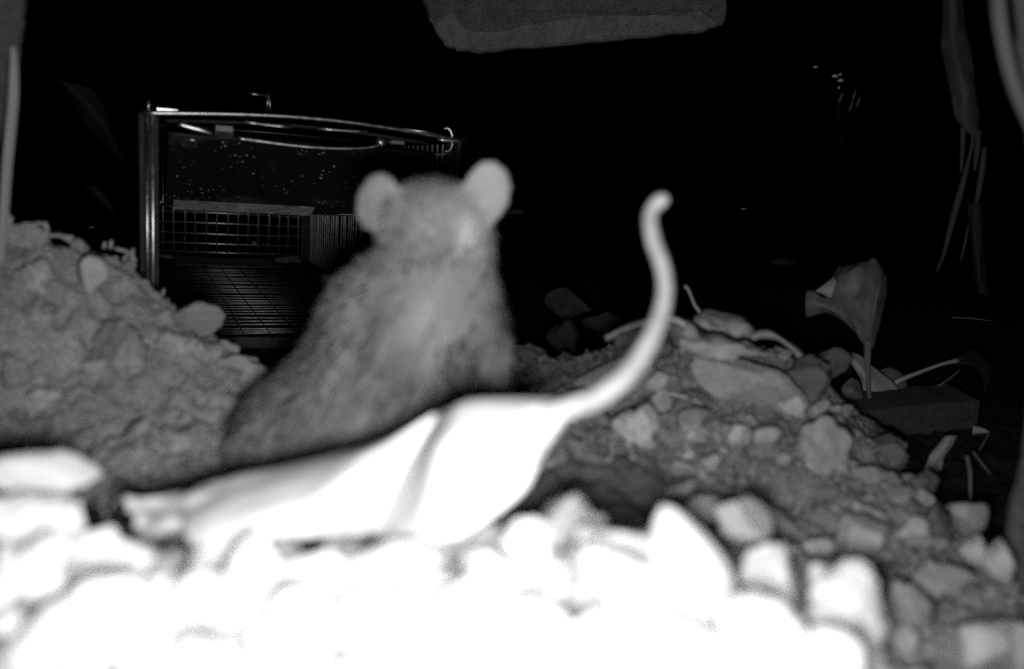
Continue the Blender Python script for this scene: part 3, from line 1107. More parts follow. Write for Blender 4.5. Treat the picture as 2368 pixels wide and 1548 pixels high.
# no fur on paws, feet, tail
tail_d = np.min([np.linalg.norm(Q - t, axis=1) for t in catmull(np.array(tp), 8)[4:]], axis=0)
length *= np.clip((tail_d - .007) / .004, 0, 1)
for c in (A(955, 835, .366), A(1152, 985, .312), A(700, 1100, .352), A(985, 1100, .352)):
    length *= np.clip((np.linalg.norm(Q - c, axis=1) - .012) / .006, 0, 1)
keep = length > .0007
Q, Nn, length, hz = Q[keep], Nn[keep], length[keep], hz[keep]
nf = len(Q)
flow = np.array([-.42, -.10, -.90])
fl3 = flow[None] - Nn * (Nn @ flow)[:, None]
fl3 /= np.linalg.norm(fl3, axis=1)[:, None] + 1e-9
clump = np.stack([vnoise(Q[:, 0] * 330 + k * 31, Q[:, 2] * 210 + Q[:, 1] * 240 + k * 7, k) - .5 for k in range(3)], -1)
dirv = fl3 + Nn * (.28 + .45 * rng.random(nf))[:, None] + rng.normal(size=(nf, 3)) * .16 + clump * .5
dirv /= np.linalg.norm(dirv, axis=1)[:, None]
length = length * rng.uniform(.65, 1.2, nf) * np.where(rng.random(nf) < .03, 1.6, 1)
side = np.cross(dirv, Nn)
side /= np.linalg.norm(side, axis=1)[:, None] + 1e-9
wd = (.00022 + .00012 * rng.random(nf))[:, None]
bend = -Nn * .18
mid = Q + dirv * (length * .55)[:, None]
tip = Q + (dirv + bend) / np.linalg.norm(dirv + bend, axis=1)[:, None] * length[:, None]
FV = np.stack([Q - side * wd, Q + side * wd, mid - side * wd * .8, mid + side * wd * .8, tip], 1).reshape(-1, 3)
o5 = np.arange(nf) * 5
FT = np.concatenate([np.stack([o5, o5 + 1, o5 + 3], 1), np.stack([o5, o5 + 3, o5 + 2], 1), np.stack([o5 + 2, o5 + 3, o5 + 4], 1)])
fm = bpy.data.meshes.new('fur')
fm.vertices.add(len(FV))
fm.vertices.foreach_set('co', FV.ravel())
fm.loops.add(FT.size)
fm.loops.foreach_set('vertex_index', FT.ravel().astype(np.int32))
fm.polygons.add(len(FT))
fm.polygons.foreach_set('loop_start', np.arange(0, FT.size, 3, dtype=np.int32))
fm.polygons.foreach_set('use_smooth', np.ones(len(FT), bool))
fm.update()
perp_, along_ = Q[:, 0] * .9 - hz * .42, -Q[:, 0] * .42 - hz * .9
patch = vnoise(perp_ * 120, along_ * 55, 11) * .45 + vnoise(perp_ * 380 + clump[:, 0], along_ * 80, 12) * .55
tone = np.clip(.16 + .15 * np.clip((patch - .22) / .6, 0, 1) + rng.normal(size=nf) * .035, .04, .5)
tone = np.where(hz > .078, tone * .6 + .11, tone)
tone = tone + .40 * np.exp(-((Q[:, 0] - A(1086, 535, .288)[0]) / .0035) ** 2 - ((hz - A(1086, 535, .288)[2]) / .0060) ** 2) + .09 * np.exp(-((Q[:, 0] - A(1000, 730, .285)[0]) / .008) ** 2 - ((hz - A(1000, 730, .285)[2]) / .014) ** 2)   # paler tone behind the right ear and on the upper back
ta = fm.attributes.new('tone', 'FLOAT', 'POINT')
ta.data.foreach_set('value', np.repeat(tone, 5).astype(np.float32))
rv = rng.normal(size=(nf, 3))
rv -= dirv * (rv * dirv).sum(1)[:, None]
rv /= np.linalg.norm(rv, axis=1)[:, None] + 1e-9
fn = Nn * .75 + rv * .75
fn /= np.linalg.norm(fn, axis=1)[:, None]
fm.normals_split_custom_set_from_vertices(np.repeat(fn, 5, axis=0).tolist())
m, nt, p = new_mat('rat_fur')
a_ = nt.nodes.new('ShaderNodeAttribute')
a_.attribute_name = 'tone'
nt.links.new(a_.outputs['Fac'], p.inputs['Base Color'])
p.inputs['Roughness'].default_value = .7
p.inputs['Specular IOR Level'].default_value = .2
tl = nt.nodes.new('ShaderNodeBsdfTranslucent')             # hairs let some light through
nt.links.new(a_.outputs['Fac'], tl.inputs[0])
mx = nt.nodes.new('ShaderNodeMixShader')
mx.inputs[0].default_value = .4
nt.links.new(p.outputs[0], mx.inputs[1])
nt.links.new(tl.outputs[0], mx.inputs[2])
nt.links.new(mx.outputs[0], nt.nodes['Material Output'].inputs[0])
fm.materials.append(m)
fur = bpy.data.objects.new('fur', fm)
COL.objects.link(fur)
fur.parent = rat
fur['kind'] = 'stuff'
M['eye'] = metal_mat('eye', .02, .1)
M['eye'].node_tree.nodes['Principled BSDF'].inputs['Metallic'].default_value = 0
for e in (A(905, 545, .318), A(1110, 545, .318)):
    vv, ff = tube_geo([e + np.array([0, -.003, 0]), e + np.array([0, -.002, 0]), e, e + np.array([0, .002, 0]), e + np.array([0, .003, 0])], [.0006, .0022, .003, .0022, .0006], 10)
    mesh_obj('eye', vv, ff, 'eye', rat)
for sg in (-1, 1):
    for k in range(5):
        nb = A(1068 + sg * 16, 612 + k * 4, .345)
        tube('whisker', [nb, nb + np.array([sg * .004, .010, .002 - .001 * k]), nb + np.array([sg * .008, .024, .003 - .003 * k])], [.00016, .00012, .00005], 'leaf_dark', rat, 4, 2)

# ------------------------------------------------------------------ big white leaf
lf = empty('leaf', at(900, 1250, .178), 'large overexposed white leaf with a tall curved stalk lying in front of the rat', 'leaf')
LC = [
    [(1312, 930, .197), (1312, 937, .194), (1312, 947, .1925), (1312, 957, .193), (1312, 968, .195)],
    [(1235, 924, .199), (1245, 948, .193), (1252, 980, .189), (1258, 1015, .187), (1254, 1046, .187)],
    [(1160, 922, .200), (1180, 960, .191), (1200, 1010, .185), (1215, 1070, .181), (1218, 1125, .180)],
    [(1090, 927, .201), (1105, 970, .190), (1115, 1040, .182), (1125, 1120, .177), (1130, 1200, .175)],
    [(1055, 938, .201), (1035, 1000, .188), (1010, 1080, .181), (1005, 1170, .176), (1015, 1255, .173)],
    [(1042, 944, .206), (1004, 1016, .197), (970, 1098, .191), (944, 1180, .187), (915, 1260, .184)],
    [(1012, 955, .213), (968, 1025, .212), (926, 1100, .208), (893, 1170, .204), (866, 1238, .200)],
    [(985, 970, .210), (925, 1035, .206), (885, 1105, .201), (855, 1180, .197), (830, 1240, .195)],
    [(900, 1015, .209), (850, 1058, .195), (800, 1120, .185), (760, 1180, .180), (720, 1242, .180)],
    [(780, 1050, .211), (740, 1088, .197), (700, 1140, .187), (670, 1190, .182), (640, 1245, .181)],
    [(640, 1082, .212), (610, 1118, .200), (580, 1170, .189), (560, 1220, .182), (560, 1275, .178)],
    [(520, 1110, .212), (500, 1148, .201), (485, 1195, .190), (480, 1240, .183), (490, 1290, .179)],
    [(425, 1160, .209), (422, 1185, .202), (422, 1208, .195), (428, 1232, .189), (442, 1258, .186)],
]
sheet('blade', pcols(LC), 'leaf_white', lf, .0007, 6, .0006, 5)
SP = [(1255, 958, .192, .0018), (1310, 946, .194, .0025), (1380, 922, .199, .0028), (1442, 876, .206, .0026), (1490, 812, .215, .0025), (1524, 740, .225, .0024),
      (1538, 675, .234, .0024), (1532, 618, .241, .0022), (1512, 560, .247, .0022), (1503, 510, .252, .0021), (1510, 482, .255, .0022), (1526, 466, .257, .0024), (1538, 459, .258, .0017)]
tube('stalk', [at(*q[:3]) for q in SP], [q[3] * (.92 + .13 * random.random()) for q in SP], 'leaf_stalk', lf, 12, 5)
# vein ridge on the left half
tube('vein', ppts([(930, 1052, .1935), (850, 1085, .189), (760, 1135, .1845), (700, 1185, .1815)]), [.0009, .0009, .0008, .0005], 'leaf_white', lf, 6, 4)

lf2 = empty('leaf', at(380, 1230, .20), 'small grey crumpled leaf at the left tip of the big white leaf', 'leaf')
sheet('blade', pcols([[(285, 1150, 0.205), (300, 1185, 0.202), (320, 1225, 0.202), (330, 1255, 0.205)], [(350, 1150, 0.207), (365, 1178, .21), (375, 1215, 0.198), (385, 1245, 0.202)],
                      [(430, 1140, 0.209), (440, 1168, 0.202), (440, 1205, 0.198), (440, 1240, .21)], [(520, 1125, 0.210), (520, 1150, 0.204), (510, 1190, 0.200), (500, 1225, .21)]]), 'leaf_pale', lf2, .0006, 6, .004, 8)

# ------------------------------------------------------------------ leaves on the right-hand mound
l3 = empty('leaf', at(1680, 790, .475), 'curled dry leaf with a thin upright stalk on top of the right-hand mound', 'leaf')
sheet('blade', pcols([[(1605, 735, .478), (1600, 742, .472), (1606, 752, .468), (1618, 762, .47)], [(1635, 716, .482), (1628, 728, .470), (1632, 752, .463), (1642, 770, .467)],
                      [(1672, 722, .486), (1668, 742, .474), (1668, 760, .467), (1672, 776, .470)], [(1700, 728, .482), (1695, 744, .466), (1694, 768, .461), (1700, 784, .466)],
                      [(1728, 738, .480), (1728, 752, .466), (1724, 772, .462), (1718, 788, .468)], [(1742, 765, .478), (1743, 772, .472), (1738, 782, .470), (1730, 790, .472)]]), 'leaf_mid', l3, .0006, 6, .002, 3)
tube('stalk', ppts([(1618, 722, .475), (1606, 705, .474), (1598, 685, .473), (1590, 668, .472), (1583, 662, .472)]), [.0010, .0008, .0007, .0008, .0010], 'leaf_mid', l3, 8, 4)
l4 = empty('leaf', at(1560, 800, 0.444), 'folded dry leaf with a ridged midrib behind the white stalk', 'leaf')
sheet('blade', pcols([[(1398, 779, 0.426), (1400, 783, 0.424), (1402, 788, 0.426)], [(1440, 760, 0.432), (1450, 766, 0.426), (1455, 778, 0.430)], [(1490, 744, 0.438), (1500, 756, 0.429), (1505, 785, 0.439)],
                      [(1545, 735, 0.444), (1558, 760, 0.432), (1565, 805, 0.446)], [(1590, 742, 0.446), (1605, 775, 0.434), (1600, 822, 0.448)], [(1640, 775, 0.446), (1650, 800, 0.438), (1640, 828, 0.447)],
                      [(1670, 812, 0.442), (1672, 820, 0.440), (1668, 828, 0.442)]]), 'leaf_dull', l4, .0006, 6, .0015, 4)
tube('midrib', ppts([(1400, 784, 0.422), (1460, 757, 0.426), (1530, 738, 0.434), (1570, 745, 0.436), (1610, 778, 0.435), (1662, 826, 0.436)]), [.0016, .0022, .0020, .0022, .0024, .0010], 'leaf_mid', l4, 8, 5)
tube('vein', ppts([(1575, 772, 0.429), (1580, 800, 0.430), (1574, 822, 0.434)]), [.0006, .0014, .0006], 'leaf_mid', l4, 8, 4)
l5 = empty('leaf', at(1868, 885, .47), 'narrow arching dry leaf bending down over the right shoulder of the mound', 'leaf')
sheet('blade', pcols([[(1722, 788, .470), (1728, 792, .468), (1732, 797, .470)], [(1748, 768, .471), (1752, 776, .467), (1756, 784, .470)], [(1778, 764, .472), (1784, 774, .467), (1786, 786, .471)],
                      [(1810, 782, .474), (1808, 786, .468), (1806, 794, .472)], [(1848, 808, .474), (1842, 814, .468), (1836, 822, .472)], [(1872, 842, .474), (1864, 846, .468), (1856, 850, .472)],
                      [(1882, 875, .474), (1872, 876, .469), (1864, 878, .472)], [(1874, 890, .472), (1870, 890, .470), (1866, 890, .472)]]), 'leaf_mid', l5, .0007, 6, .0006, 6)
tube('twig', ppts([(1490, 893, .40), (1530, 905, .397), (1580, 918, .395), (1625, 935, .393)]), [.0006, .0007, .0006, .0004], 'twig', None, 6, 3)
tag(bpy.data.objects['twig'], 'thin straw lying across the stones beside the white stalk', 'twig')

l13 = empty('leaf', at(1640, 815, 0.425), 'broad crumpled leaf draped over the top of the largest rock', 'leaf')
sheet('blade', pcols([[(1585, 745, 0.432), (1578, 775, 0.422), (1570, 815, 0.420)], [(1625, 762, 0.432), (1622, 790, 0.416), (1612, 826, 0.418)], [(1668, 775, 0.432), (1668, 800, 0.414), (1660, 828, 0.416)],
                      [(1712, 785, 0.434), (1714, 806, 0.418), (1706, 826, 0.420)], [(1752, 796, 0.436), (1758, 812, 0.426), (1752, 824, 0.426)], [(1790, 806, 0.438), (1796, 816, 0.432), (1790, 824, 0.432)]]), 'leaf_mid', l13, .0006, 6, .006, 12)
l14 = empty('leaf', at(1490, 820, 0.410), 'dark crumpled leaf hanging behind the bend of the white stalk', 'leaf')
sheet('blade', pcols([[(1425, 785, 0.418), (1422, 805, 0.412), (1428, 832, 0.412)], [(1470, 764, 0.420), (1468, 800, 0.406), (1472, 838, 0.410)], [(1515, 752, 0.422), (1520, 795, 0.408), (1520, 835, 0.412)],
                      [(1552, 770, 0.424), (1560, 800, 0.416), (1556, 830, 0.418)]]), 'leaf_dull', l14, .0006, 6, .006, 15)

# standing fan leaf
l6 = empty('leaf', at(2010, 945, .60), 'fan-shaped dry leaf standing upright on its stalk at the right', 'leaf')
FC = [
    [(2002, 800, .600), (2005, 795, .598), (2009, 795, .598), (2014, 800, .600), (2017, 805, .602)],
    [(1960, 745, .602), (1985, 742, .594), (2005, 742, .592), (2022, 745, .597), (2032, 752, .605)],
    [(1925, 712, .605), (1955, 705, .590), (1990, 700, .586), (2025, 702, .593), (2045, 708, .608)],
    [(1905, 685, .604), (1935, 672, .588), (1980, 662, .582), (2028, 660, .590), (2051, 664, .610)],
    [(1925, 640, .612), (1945, 632, .598), (1985, 622, .590), (2030, 624, .596), (2052, 636, .612)],
    [(1938, 618, .622), (1960, 612, .612), (1990, 606, .606), (2018, 598, .604), (2040, 612, .614)],
]
sheet('blade', pcols(FC), 'leaf_dull', l6, .0006, 6, .0025, 2)
for vx, vy in ((1940, 640), (1975, 625), (2012, 612), (2038, 635)):
    tube('vein', ppts([(2008, 790, .5965), ((2008 * 2 + vx) / 3, (790 * 2 + vy) / 3 - 6, .589), ((2008 + vx * 2) / 3, (790 + vy * 2) / 3 - 4, .585), (vx, vy, .594)]), [.0010, .0008, .0006, .0003], 'leaf_dull', l6, 6, 4)
sheet('folded_lobe', pcols([[(1992, 768, .602), (1998, 788, .602), (2003, 805, .602)], [(1948, 700, .602), (1962, 738, .600), (1978, 768, .604)], [(1908, 690, .602), (1924, 716, .596), (1944, 738, .604)],
                            [(1882, 674, .605), (1890, 704, .597), (1900, 726, .604)], [(1866, 672, .610), (1862, 704, .603), (1864, 734, .606)]]), 'leaf_dull', l6, .0006, 6, .002, 9)
sheet('light_fold', pcols([[(1884, 674, .603), (1890, 670, .600), (1930, 640, .598)], [(1905, 682, .597), (1912, 672, .594), (1930, 645, .594)], [(1922, 690, .594), (1926, 676, .591), (1932, 650, .590)]]), 'leaf_mid', l6, .0006, 5)
tube('stalk', ppts([(2009, 770, .598), (2006, 820, .598), (2007, 870, .598), (2012, 945, .600)]), [.0032, .0026, .0019, .0013], 'leaf_dull', l6, 8, 5)

# leaves round the wooden block
l7 = empty('leaf', at(2070, 940, .615), 'pale broad dry leaf leaning behind the stalk of the standing leaf', 'leaf')
sheet('blade', pcols([[(1944, 810, .625), (1950, 813, .622), (1954, 820, .622)], [(1990, 822, .624), (1985, 845, .616), (1985, 865, .618)], [(2020, 845, .622), (2010, 880, .612), (1998, 910, .616)],
                      [(2060, 880, .62), (2040, 910, .612), (2020, 940, .614)], [(2100, 925, .62), (2085, 938, .615), (2065, 948, .616)]]), 'leaf_mid', l7, .0006, 6, .0015, 7)
l8 = empty('leaf', at(2080, 930, .64), 'small round leaf tucked behind the pale broad leaf', 'leaf')
sheet('blade', pcols([[(2030, 858, .645), (2035, 875, .64), (2045, 890, .64)], [(2060, 850, .645), (2065, 880, .636), (2075, 905, .638)], [(2090, 868, .645), (2092, 895, .638), (2095, 918, .64)],
                      [(2102, 890, .645), (2102, 905, .642), (2100, 920, .642)]]), 'leaf_dull', l8, .0006, 6, .001, 5)
l9 = empty('leaf', at(1970, 940, .60), 'small curled leaf at the foot of the standing leaf stalk', 'leaf')
sheet('blade', pcols([[(1948, 890, .60), (1946, 905, .596), (1955, 930, .60)], [(1968, 875, .603), (1972, 905, .594), (1978, 938, .60)], [(1985, 880, .606), (1995, 910, .60), (2000, 940, .604)]]), 'leaf_dull', l9, .0006, 6, .002, 6)
l10 = empty('leaf', at(2082, 880, .62), 'drooping leaf on a long slanting stalk at the far right', 'leaf')
tube('stalk', ppts([(2070, 886, .615), (2084, 878, .615), (2130, 860, .62), (2180, 842, .626), (2215, 834, .63)]), [.0019, .0018, .0014, .0013, .0018], 'leaf_mid', l10, 8, 4)
sheet('blade', pcols([[(2200, 836, .63), (2204, 838, .629), (2208, 842, .63)], [(2235, 815, .637), (2245, 838, .630), (2255, 855, .634)], [(2260, 808, .642), (2275, 842, .634), (2275, 880, .636)],
                      [(2282, 835, .645), (2290, 860, .64), (2276, 905, .64)], [(2288, 860, .648), (2286, 890, .645), (2272, 925, .644)]]), 'leaf_dark', l10, .0006, 6, .002, 4)
l11 = empty('leaf', at(2165, 1090, .50), 'small notched leaf hanging below the wooden block', 'leaf')
sheet('blade', pcols([[(2182, 1012, .505), (2198, 1008, .503), (2214, 1008, .505)], [(2168, 1030, .503), (2185, 1032, .499), (2204, 1030, .503)], [(2150, 1055, .50), (2165, 1058, .497), (2184, 1058, .501)],
                      [(2140, 1078, .50), (2155, 1082, .497), (2180, 1085, .5)], [(2128, 1080, .50), (2145, 1092, .499), (2168, 1094, .50)]]), 'leaf_mid', l11, .0006, 6, .001, 3)
l12 = empty('leaf', at(2270, 1000, .55), 'leaf sliver sticking out behind the right end of the wooden block', 'leaf')
sheet('blade', pcols([[(2250, 985, .55), (2250, 995, .548), (2248, 1006, .55)], [(2266, 988, .55), (2266, 997, .548), (2266, 1003, .55)], [(2286, 996, .55), (2287, 999, .549), (2286, 1002, .55)]]), 'leaf_mid', l12, .0006, 4)

# wooden block
WB = [(1945, 955, .57), (2262, 925, .60)]
a_, b_ = at(*WB[0]), at(*WB[1])
ex = unit(b_ - a_)
ey = unit(np.cross(np.array([0, 0, 1.0]), ex))
ez = np.cross(ex, ey)
wl = np.linalg.norm(b_ - a_)
nU = 40
prof = [(-.0, -.022), (-.0, -.0015), (.0015, .0), (.032, .004), (.034, .002), (.034, -.022)]
V, F = [], []
for i in range(nU + 1):
    t = i / nU
    for j, (yy, zz) in enumerate(prof):
        nz = (vnoise(t * 9 + j * 3.1, j * 1.7, 3) - .5) * .0016
        V.append(a_ + ex * (wl * t + (vnoise(j * .9, t, 6) - .5) * .006 * (t in (0, 1))) + ey * (yy + nz * .6) + ez * (zz + nz))
k = len(prof)
for i in range(nU):
    for j in range(k):
        F.append((i * k + j, (i + 1) * k + j, (i + 1) * k + (j + 1) % k, i * k + (j + 1) % k))
F.append(tuple(range(k)))
F.append(tuple(nU * k + j for j in range(k - 1, -1, -1)))
tag(mesh_obj('wooden_block', V, F, 'wood', None, smooth=False), 'dark weathered wooden block lying below the standing leaf', 'wood')

# ------------------------------------------------------------------ straws and twigs
TW_ = [
    ('twig', [(2236, 1055, .42), (2243, 1090, .42), (2244, 1130, .42), (2245, 1165, .42)], .0009, 'upright straw in the dark at the right end of the rubble'),
    ('twig', [(2250, 1045, .47), (2270, 1072, .47), (2292, 1098, .47)], .0005, 'slanting straw right of the upright straw'),
    ('twig', [(2264, 1042, .5), (2280, 1016, .5), (2288, 998, .5)], .0003, 'fine straw hanging from the leaf sliver'),
    ('twig', [(2168, 894, .62), (2195, 876, .62), (2220, 856, .62)], .0006, 'short pale straw under the drooping leaf stalk'),
    ('twig', [(2200, 735, .75), (2250, 737, .75), (2292, 743, .75)], .0005, 'faint level straw in the dark above the drooping leaf'),
    ('twig', [(1790, 1260, .235), (1830, 1310, .232), (1868, 1365, .228)], .0013, 'thin dark stick lying among the stones right of the tall pointed stone'),
    ('twig', [(2100, 935, .60), (2125, 930, .60), (2150, 932, .60)], .0005, 'fine straw lying along the top of the wooden block'),
]
for nm, pts, r, lab in TW_:
    tag(tube(nm, ppts(pts), [r, r * 1.1] + [r * .8] * (len(pts) - 2), 'leaf_dull', None, 6, 4), lab, 'twig')
# dry grass stubs on the crest of the left heap
stub = [((85, 545, .415), (75, 520, .415), (105, 520, .415), (112, 545, .415)), ((100, 545, .41), (130, 545, .41), (170, 550, .41)), ((100, 525, .42), (108, 514, .42)),
        ((135, 540, .42), (150, 552, .42), (165, 560, .42)), ((240, 575, .425), (243, 560, .425)), ((255, 575, .425), (258, 556, .425)),
        ((265, 575, .43), (300, 585, .43), (314, 605, .43)), ((300, 620, .43), (305, 598, .43), (308, 575, .43)), ((285, 600, .43), (296, 590, .43)),
        ((372, 686, .44), (378, 678, .44), (378, 668, .44))]
stl = ['looped dry rootlet on the crest of the left heap', 'dry rootlet lying along the crest right of the looped one', 'short straw stub standing left on the heap crest', 'straw stub leaning down the left heap crest',
       'first of two tiny upright stubs on the left heap', 'second of two tiny upright stubs on the left heap', 'bent straw at the right end of the left heap crest', 'forked straw standing at the right end of the heap crest',
       'short straw leaning on the forked straw', 'tiny hooked straw at the foot of the trap post']
for pts, lab in zip(stub, stl):
    tag(tube('straw', ppts(pts), .0009, 'leaf_mid', None, 6, 4), lab, 'straw')

# small dark half-buried ring in the hollow
rc = hit(1432, 1095) + np.array([0, -.004, .003])
tag(tube('ring', [rc + np.array([.0036 * math.cos(a), -.001, .0036 * math.sin(a) + .001]) for a in np.linspace(0, 2 * math.pi, 20)], .0012, 'stone_dark', None, 8), 'small dark ring half buried in the soil hollow', 'ring')

# ------------------------------------------------------------------ faint things in the dark
def faint_leaf(pts, lab, mat='leaf_dark'):
    e = empty('leaf', at(*pts[len(pts) // 2][1]), lab, 'leaf')
    sheet('blade', pcols(pts), mat, e, .0006, 5, .002, 4)
    return e


faint_leaf([[(135, 180, .80), (140, 185, .80), (145, 190, .80)], [(165, 240, .82), (185, 225, .81), (210, 205, .82)], [(200, 290, .83), (225, 270, .82), (240, 245, .83)], [(240, 335, .84), (258, 318, .83), (262, 300, .84)],
            [(280, 372, .85), (284, 370, .85), (288, 366, .85)]], 'very faint long leaf hanging in the dark at the upper left')
faint_leaf([[(190, 420, .85), (193, 421, .85), (196, 424, .85)], [(215, 450, .85), (225, 445, .85), (235, 442, .85)], [(262, 492, .86), (264, 490, .86), (266, 488, .86)]], 'very faint small leaf in the dark left of the trap')
faint_leaf([[(1782, 606, .9), (1784, 607, .9), (1786, 608, .9)], [(1812, 596, .9), (1814, 607, .895), (1814, 621, .9)], [(1842, 604, .9), (1845, 607, .9), (1848, 609, .9)]], 'very faint small leaf in the dark left of the fan-shaped leaf')
faint_leaf([[(1165, 492, .75), (1168, 494, .75), (1170, 496, .75)], [(1192, 484, .75), (1194, 490, .75), (1194, 496, .75)], [(1212, 490, .75), (1214, 492, .75), (1215, 494, .75)]], 'very faint leaf tip in the dark right of the rat ear')
tag(tube('stem', ppts([(108, 122, .8), (150, 148, .8), (185, 178, .8), (215, 208, .8)]), .0005, 'leaf_dark', None, 6, 3), 'very faint thin stem above the long leaf at the upper left', 'stem')
fp = empty('flowering_plant', at(1950, 300, .95), 'small plant with tiny white flowers high in the dark at the right', 'plant')
for (x, y, w, h) in [(1931, 176, 16, 9), (1944, 186, 16, 9), (1943, 172, 8, 7), (1886, 155, 12, 6), (1940, 203, 6, 8)]:
    c = [[(x - w / 2, y, .95), (x - w / 2, y + 1, .95), (x - w / 2, y + 2, .95)], [(x, y - h / 2, .95), (x, y, .946), (x, y + h / 2, .95)], [(x + w / 2, y, .95), (x + w / 2, y + 1, .95), (x + w / 2, y + 2, .95)]]
    sheet('petal', pcols(c), 'petal', fp, .0006, 3)
for pts in ([(1933, 195, .95), (1938, 230, .95), (1940, 300, .955), (1960, 420, .98), (2010, 700, 1.05)], [(1952, 220, .95), (1942, 240, .95), (1932, 290, .95)], [(1975, 215, .95), (1968, 250, .95), (1945, 300, .95)], [(1990, 215, .95), (1985, 260, .95), (1945, 330, .95)]):
    tube('stem', ppts(pts), .0005, 'leaf_dark', fp, 6, 4)
for (x, y) in [(1945, 225), (1975, 220), (1968, 245), (1985, 235)]:
    sheet('small_leaf', pcols([[(x + 4, y - 12, .95), (x + 5, y - 12, .95), (x + 6, y - 11, .95)], [(x - 3, y, .95), (x, y, .947), (x + 4, y + 2, .95)], [(x - 6, y + 14, .95), (x - 5, y + 14, .95), (x - 4, y + 14, .95)]]), 'leaf_dull', fp, .0006, 3)
for px_, py_, lab in ((1720, 484, 'tiny bright speck of straw in the dark right of the stalk tip'), (212, 527, 'tiny bright speck of straw in the dark over the left heap')):
    tag(tube('straw', ppts([(px_ - 6, py_ + 1, .8), (px_, py_ - 1, .8), (px_ + 5, py_, .8)]), .0006, 'twig', None, 6, 2), lab, 'straw')

# ------------------------------------------------------------------ torn bark strip hanging at the right
bk = empty('bark_strip', at(2230, 650, .62), 'long torn strip of dry bark hanging at the right', 'bark')
sheet('upper_piece', pcols([[(2176, -120, .62), (2200, -120, .612), (2222, -120, .62)], [(2178, 40, .62), (2205, 40, .61), (2232, 40, .62)], [(2178, 110, .62), (2212, 110, .61), (2246, 110, .62)],
                            [(2192, 190, .62), (2226, 190, .61), (2258, 190, .62)], [(2212, 270, .62), (2240, 275, .612), (2264, 275, .62)], [(2240, 310, .62), (2252, 312, .615), (2264, 312, .62)]]), 'bark', bk, .001, 6, .003, 3)
for nm, pts, rr in [('splinter', [(2254, 290, .615), (2245, 350, .615), (2222, 440, .615), (2200, 520, .615), (2182, 590, .615), (2166, 628, .615)], [.0020, .0012, .0024, .0022, .0013, .0006]),
                    ('splinter', [(2262, 300, .617), (2260, 340, .617), (2254, 395, .617)], [.0022, .0024, .0010]),
                    ('splinter', [(2277, 340, .617), (2270, 400, .617), (2258, 470, .617)], [.0018, .0022, .0018]),
                    ('splinter', [(2228, 285, .623), (2226, 340, .623), (2222, 400, .623)], [.0022, .0018, .0008]),
                    ('splinter', [(2240, 520, .617), (2232, 560, .617), (2222, 605, .617)], [.0005, .0009, .0005])]:
    tube(nm, ppts(pts), rr, 'bark' , bk, 6, 4)
sheet('lower_piece', pcols([[(2240, 470, .625), (2256, 470, .620), (2272, 470, .625)], [(2246, 560, .625), (2262, 560, .618), (2276, 560, .625)], [(2252, 630, .625), (2264, 640, .620), (2280, 640, .625)], [(2264, 680, .625), (2272, 680, .622), (2282, 682, .625)]]), 'leaf_dark', bk, .001, 6, .003, 6)

# ------------------------------------------------------------------ concrete slab overhead
OUT = [(940, -420), (955, -150), (972, -20), (985, 28), (1003, 66), (1025, 98), (1045, 112), (1066, 118), (1084, 118), (1095, 122), (1200, 113), (1400, 94), (1560, 79), (1632, 72), (1640, 66), (1668, 60), (1680, 46), (1684, 20), (1682, -30), (1690, -420)]
SY = .78
bm = bmesh.new()
C0 = np.array([1330, -150])
rings = []
OUT = [tuple(q) for q in catmull(np.array(OUT + [OUT[0]], float), 5)[:-1]]
for inset, dy in ((30, .10), (0, .008), (2, .004), (7, .0), (60, -.001)):
    ring = []
    for (x, y) in OUT:
        v = np.array([x, y], float)
        d = C0 - v
        v = v + d / np.linalg.norm(d) * inset
        q = at(v[0], v[1], SY + (dy if inset == 30 else 0))
        q = q + np.array([0, (0 if inset == 30 else dy) + (vnoise(x * .02, y * .05, 5) - .5) * .004, 0]) + np.array([1, 0, 1]) * (vnoise(x * .11, y * .13, 6) - .5) * .0022
        ring.append(bm.verts.new(q))
    rings.append(ring)
for r0, r1 in zip(rings, rings[1:]):
    for i in range(len(OUT)):
        j = (i + 1) % len(OUT)
        bm.faces.new((r0[i], r0[j], r1[j], r1[i]))
bm.faces.new(rings[-1])
bm.faces.new(rings[0][::-1])
bmesh.ops.recalc_face_normals(bm, faces=bm.faces)
me = bpy.data.meshes.new('concrete_slab')
bm.to_mesh(me)
bm.free()
me.materials.append(M['concrete'])
me.materials.append(M['concrete_lit'])
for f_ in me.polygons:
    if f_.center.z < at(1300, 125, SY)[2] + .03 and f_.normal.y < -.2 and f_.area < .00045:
        f_.material_index = 1  # lower chamfer takes the painted lit tone
o = bpy.data.objects.new('concrete_slab', me)
COL.objects.link(o)
tag(o, 'rough concrete slab with rounded corners reaching down from above', 'slab')


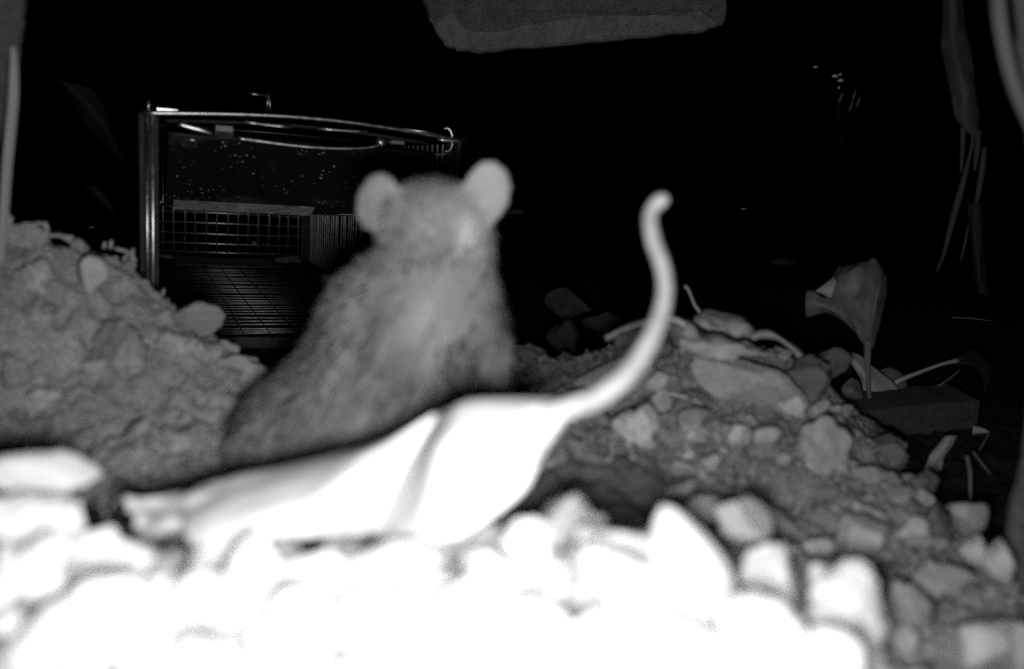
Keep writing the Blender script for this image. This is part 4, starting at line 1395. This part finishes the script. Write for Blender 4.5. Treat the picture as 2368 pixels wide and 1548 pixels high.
# ------------------------------------------------------------------ posts and strips at the frame's sides
def side_post(edge, Y, sgn, label, width=.05):
    """rough upright post whose inner edge follows the given pixels"""
    E = catmull(np.array([at(*e, Y) for e in edge]), 8)
    n = len(E)
    K = 14
    V, F = [], []
    for i in range(n):
        for j in range(K):
            a = 2 * math.pi * j / K
            c = E[i] + np.array([sgn * width / 2, 0, 0])
            rr = 1 + .05 * (vnoise(i * .35 + 5, j * .9, 4) - .5)
            V.append(c + np.array([-sgn * width / 2 * math.cos(a) * rr, width / 2 * math.sin(a) * rr, 0]))
    for i in range(n - 1):
        for j in range(K):
            F.append((i * K + j, i * K + (j + 1) % K, (i + 1) * K + (j + 1) % K, (i + 1) * K + j))
    F.append(tuple(range(K)))
    F.append(tuple((n - 1) * K + j for j in range(K - 1, -1, -1)))
    return tag(mesh_obj('post', V, F, 'post'), label, 'post')


side_post([(x_ + 26, y_) for x_, y_ in [(2335, -200), (2342, 0), (2356, 140), (2374, 280), (2392, 600), (2374, 980), (2346, 1130), (2322, 1245), (2336, 1350), (2350, 1450), (2362, 1600), (2370, 1800)]], .30, 1, 'dark rough post along the right edge')
side_post([(50, -200), (43, 0), (36, 60), (30, 110), (12, 190), (-4, 260), (-30, 400), (-40, 600), (-40, 900), (-40, 1300)], .40, -1, 'dark rough post along the left edge')


def band(px_pts, Y, w, label, mat='strip'):
    P = np.array([at(*p, Y) for p in px_pts])
    cols = []
    s = mpp(Y)
    for i, p in enumerate(P):
        ww = (w[i] if hasattr(w, '__len__') else w) * s / 2
        cols.append([p + np.array([-ww, .0025, 0]), p + np.array([0, 0, 0]), p + np.array([ww, .0025, 0])])
    e = sheet('strip', cols, mat, None, .0012, 6)
    return tag(e, label, 'strip')


band([(2314, -150), (2318, 0), (2329, 90), (2349, 180), (2379, 262), (2427, 360)], .30, [28, 30, 30, 28, 26, 26], 'pale flexible strip curving out of the picture at the upper right', 'strip_grey')
band([(27, 105), (27, 150), (24, 220), (17, 300), (9, 390), (2, 500), (-8, 620)], .385, [3, 12, 20, 22, 20, 18, 18], 'pale upright strip along the left edge above the heap')
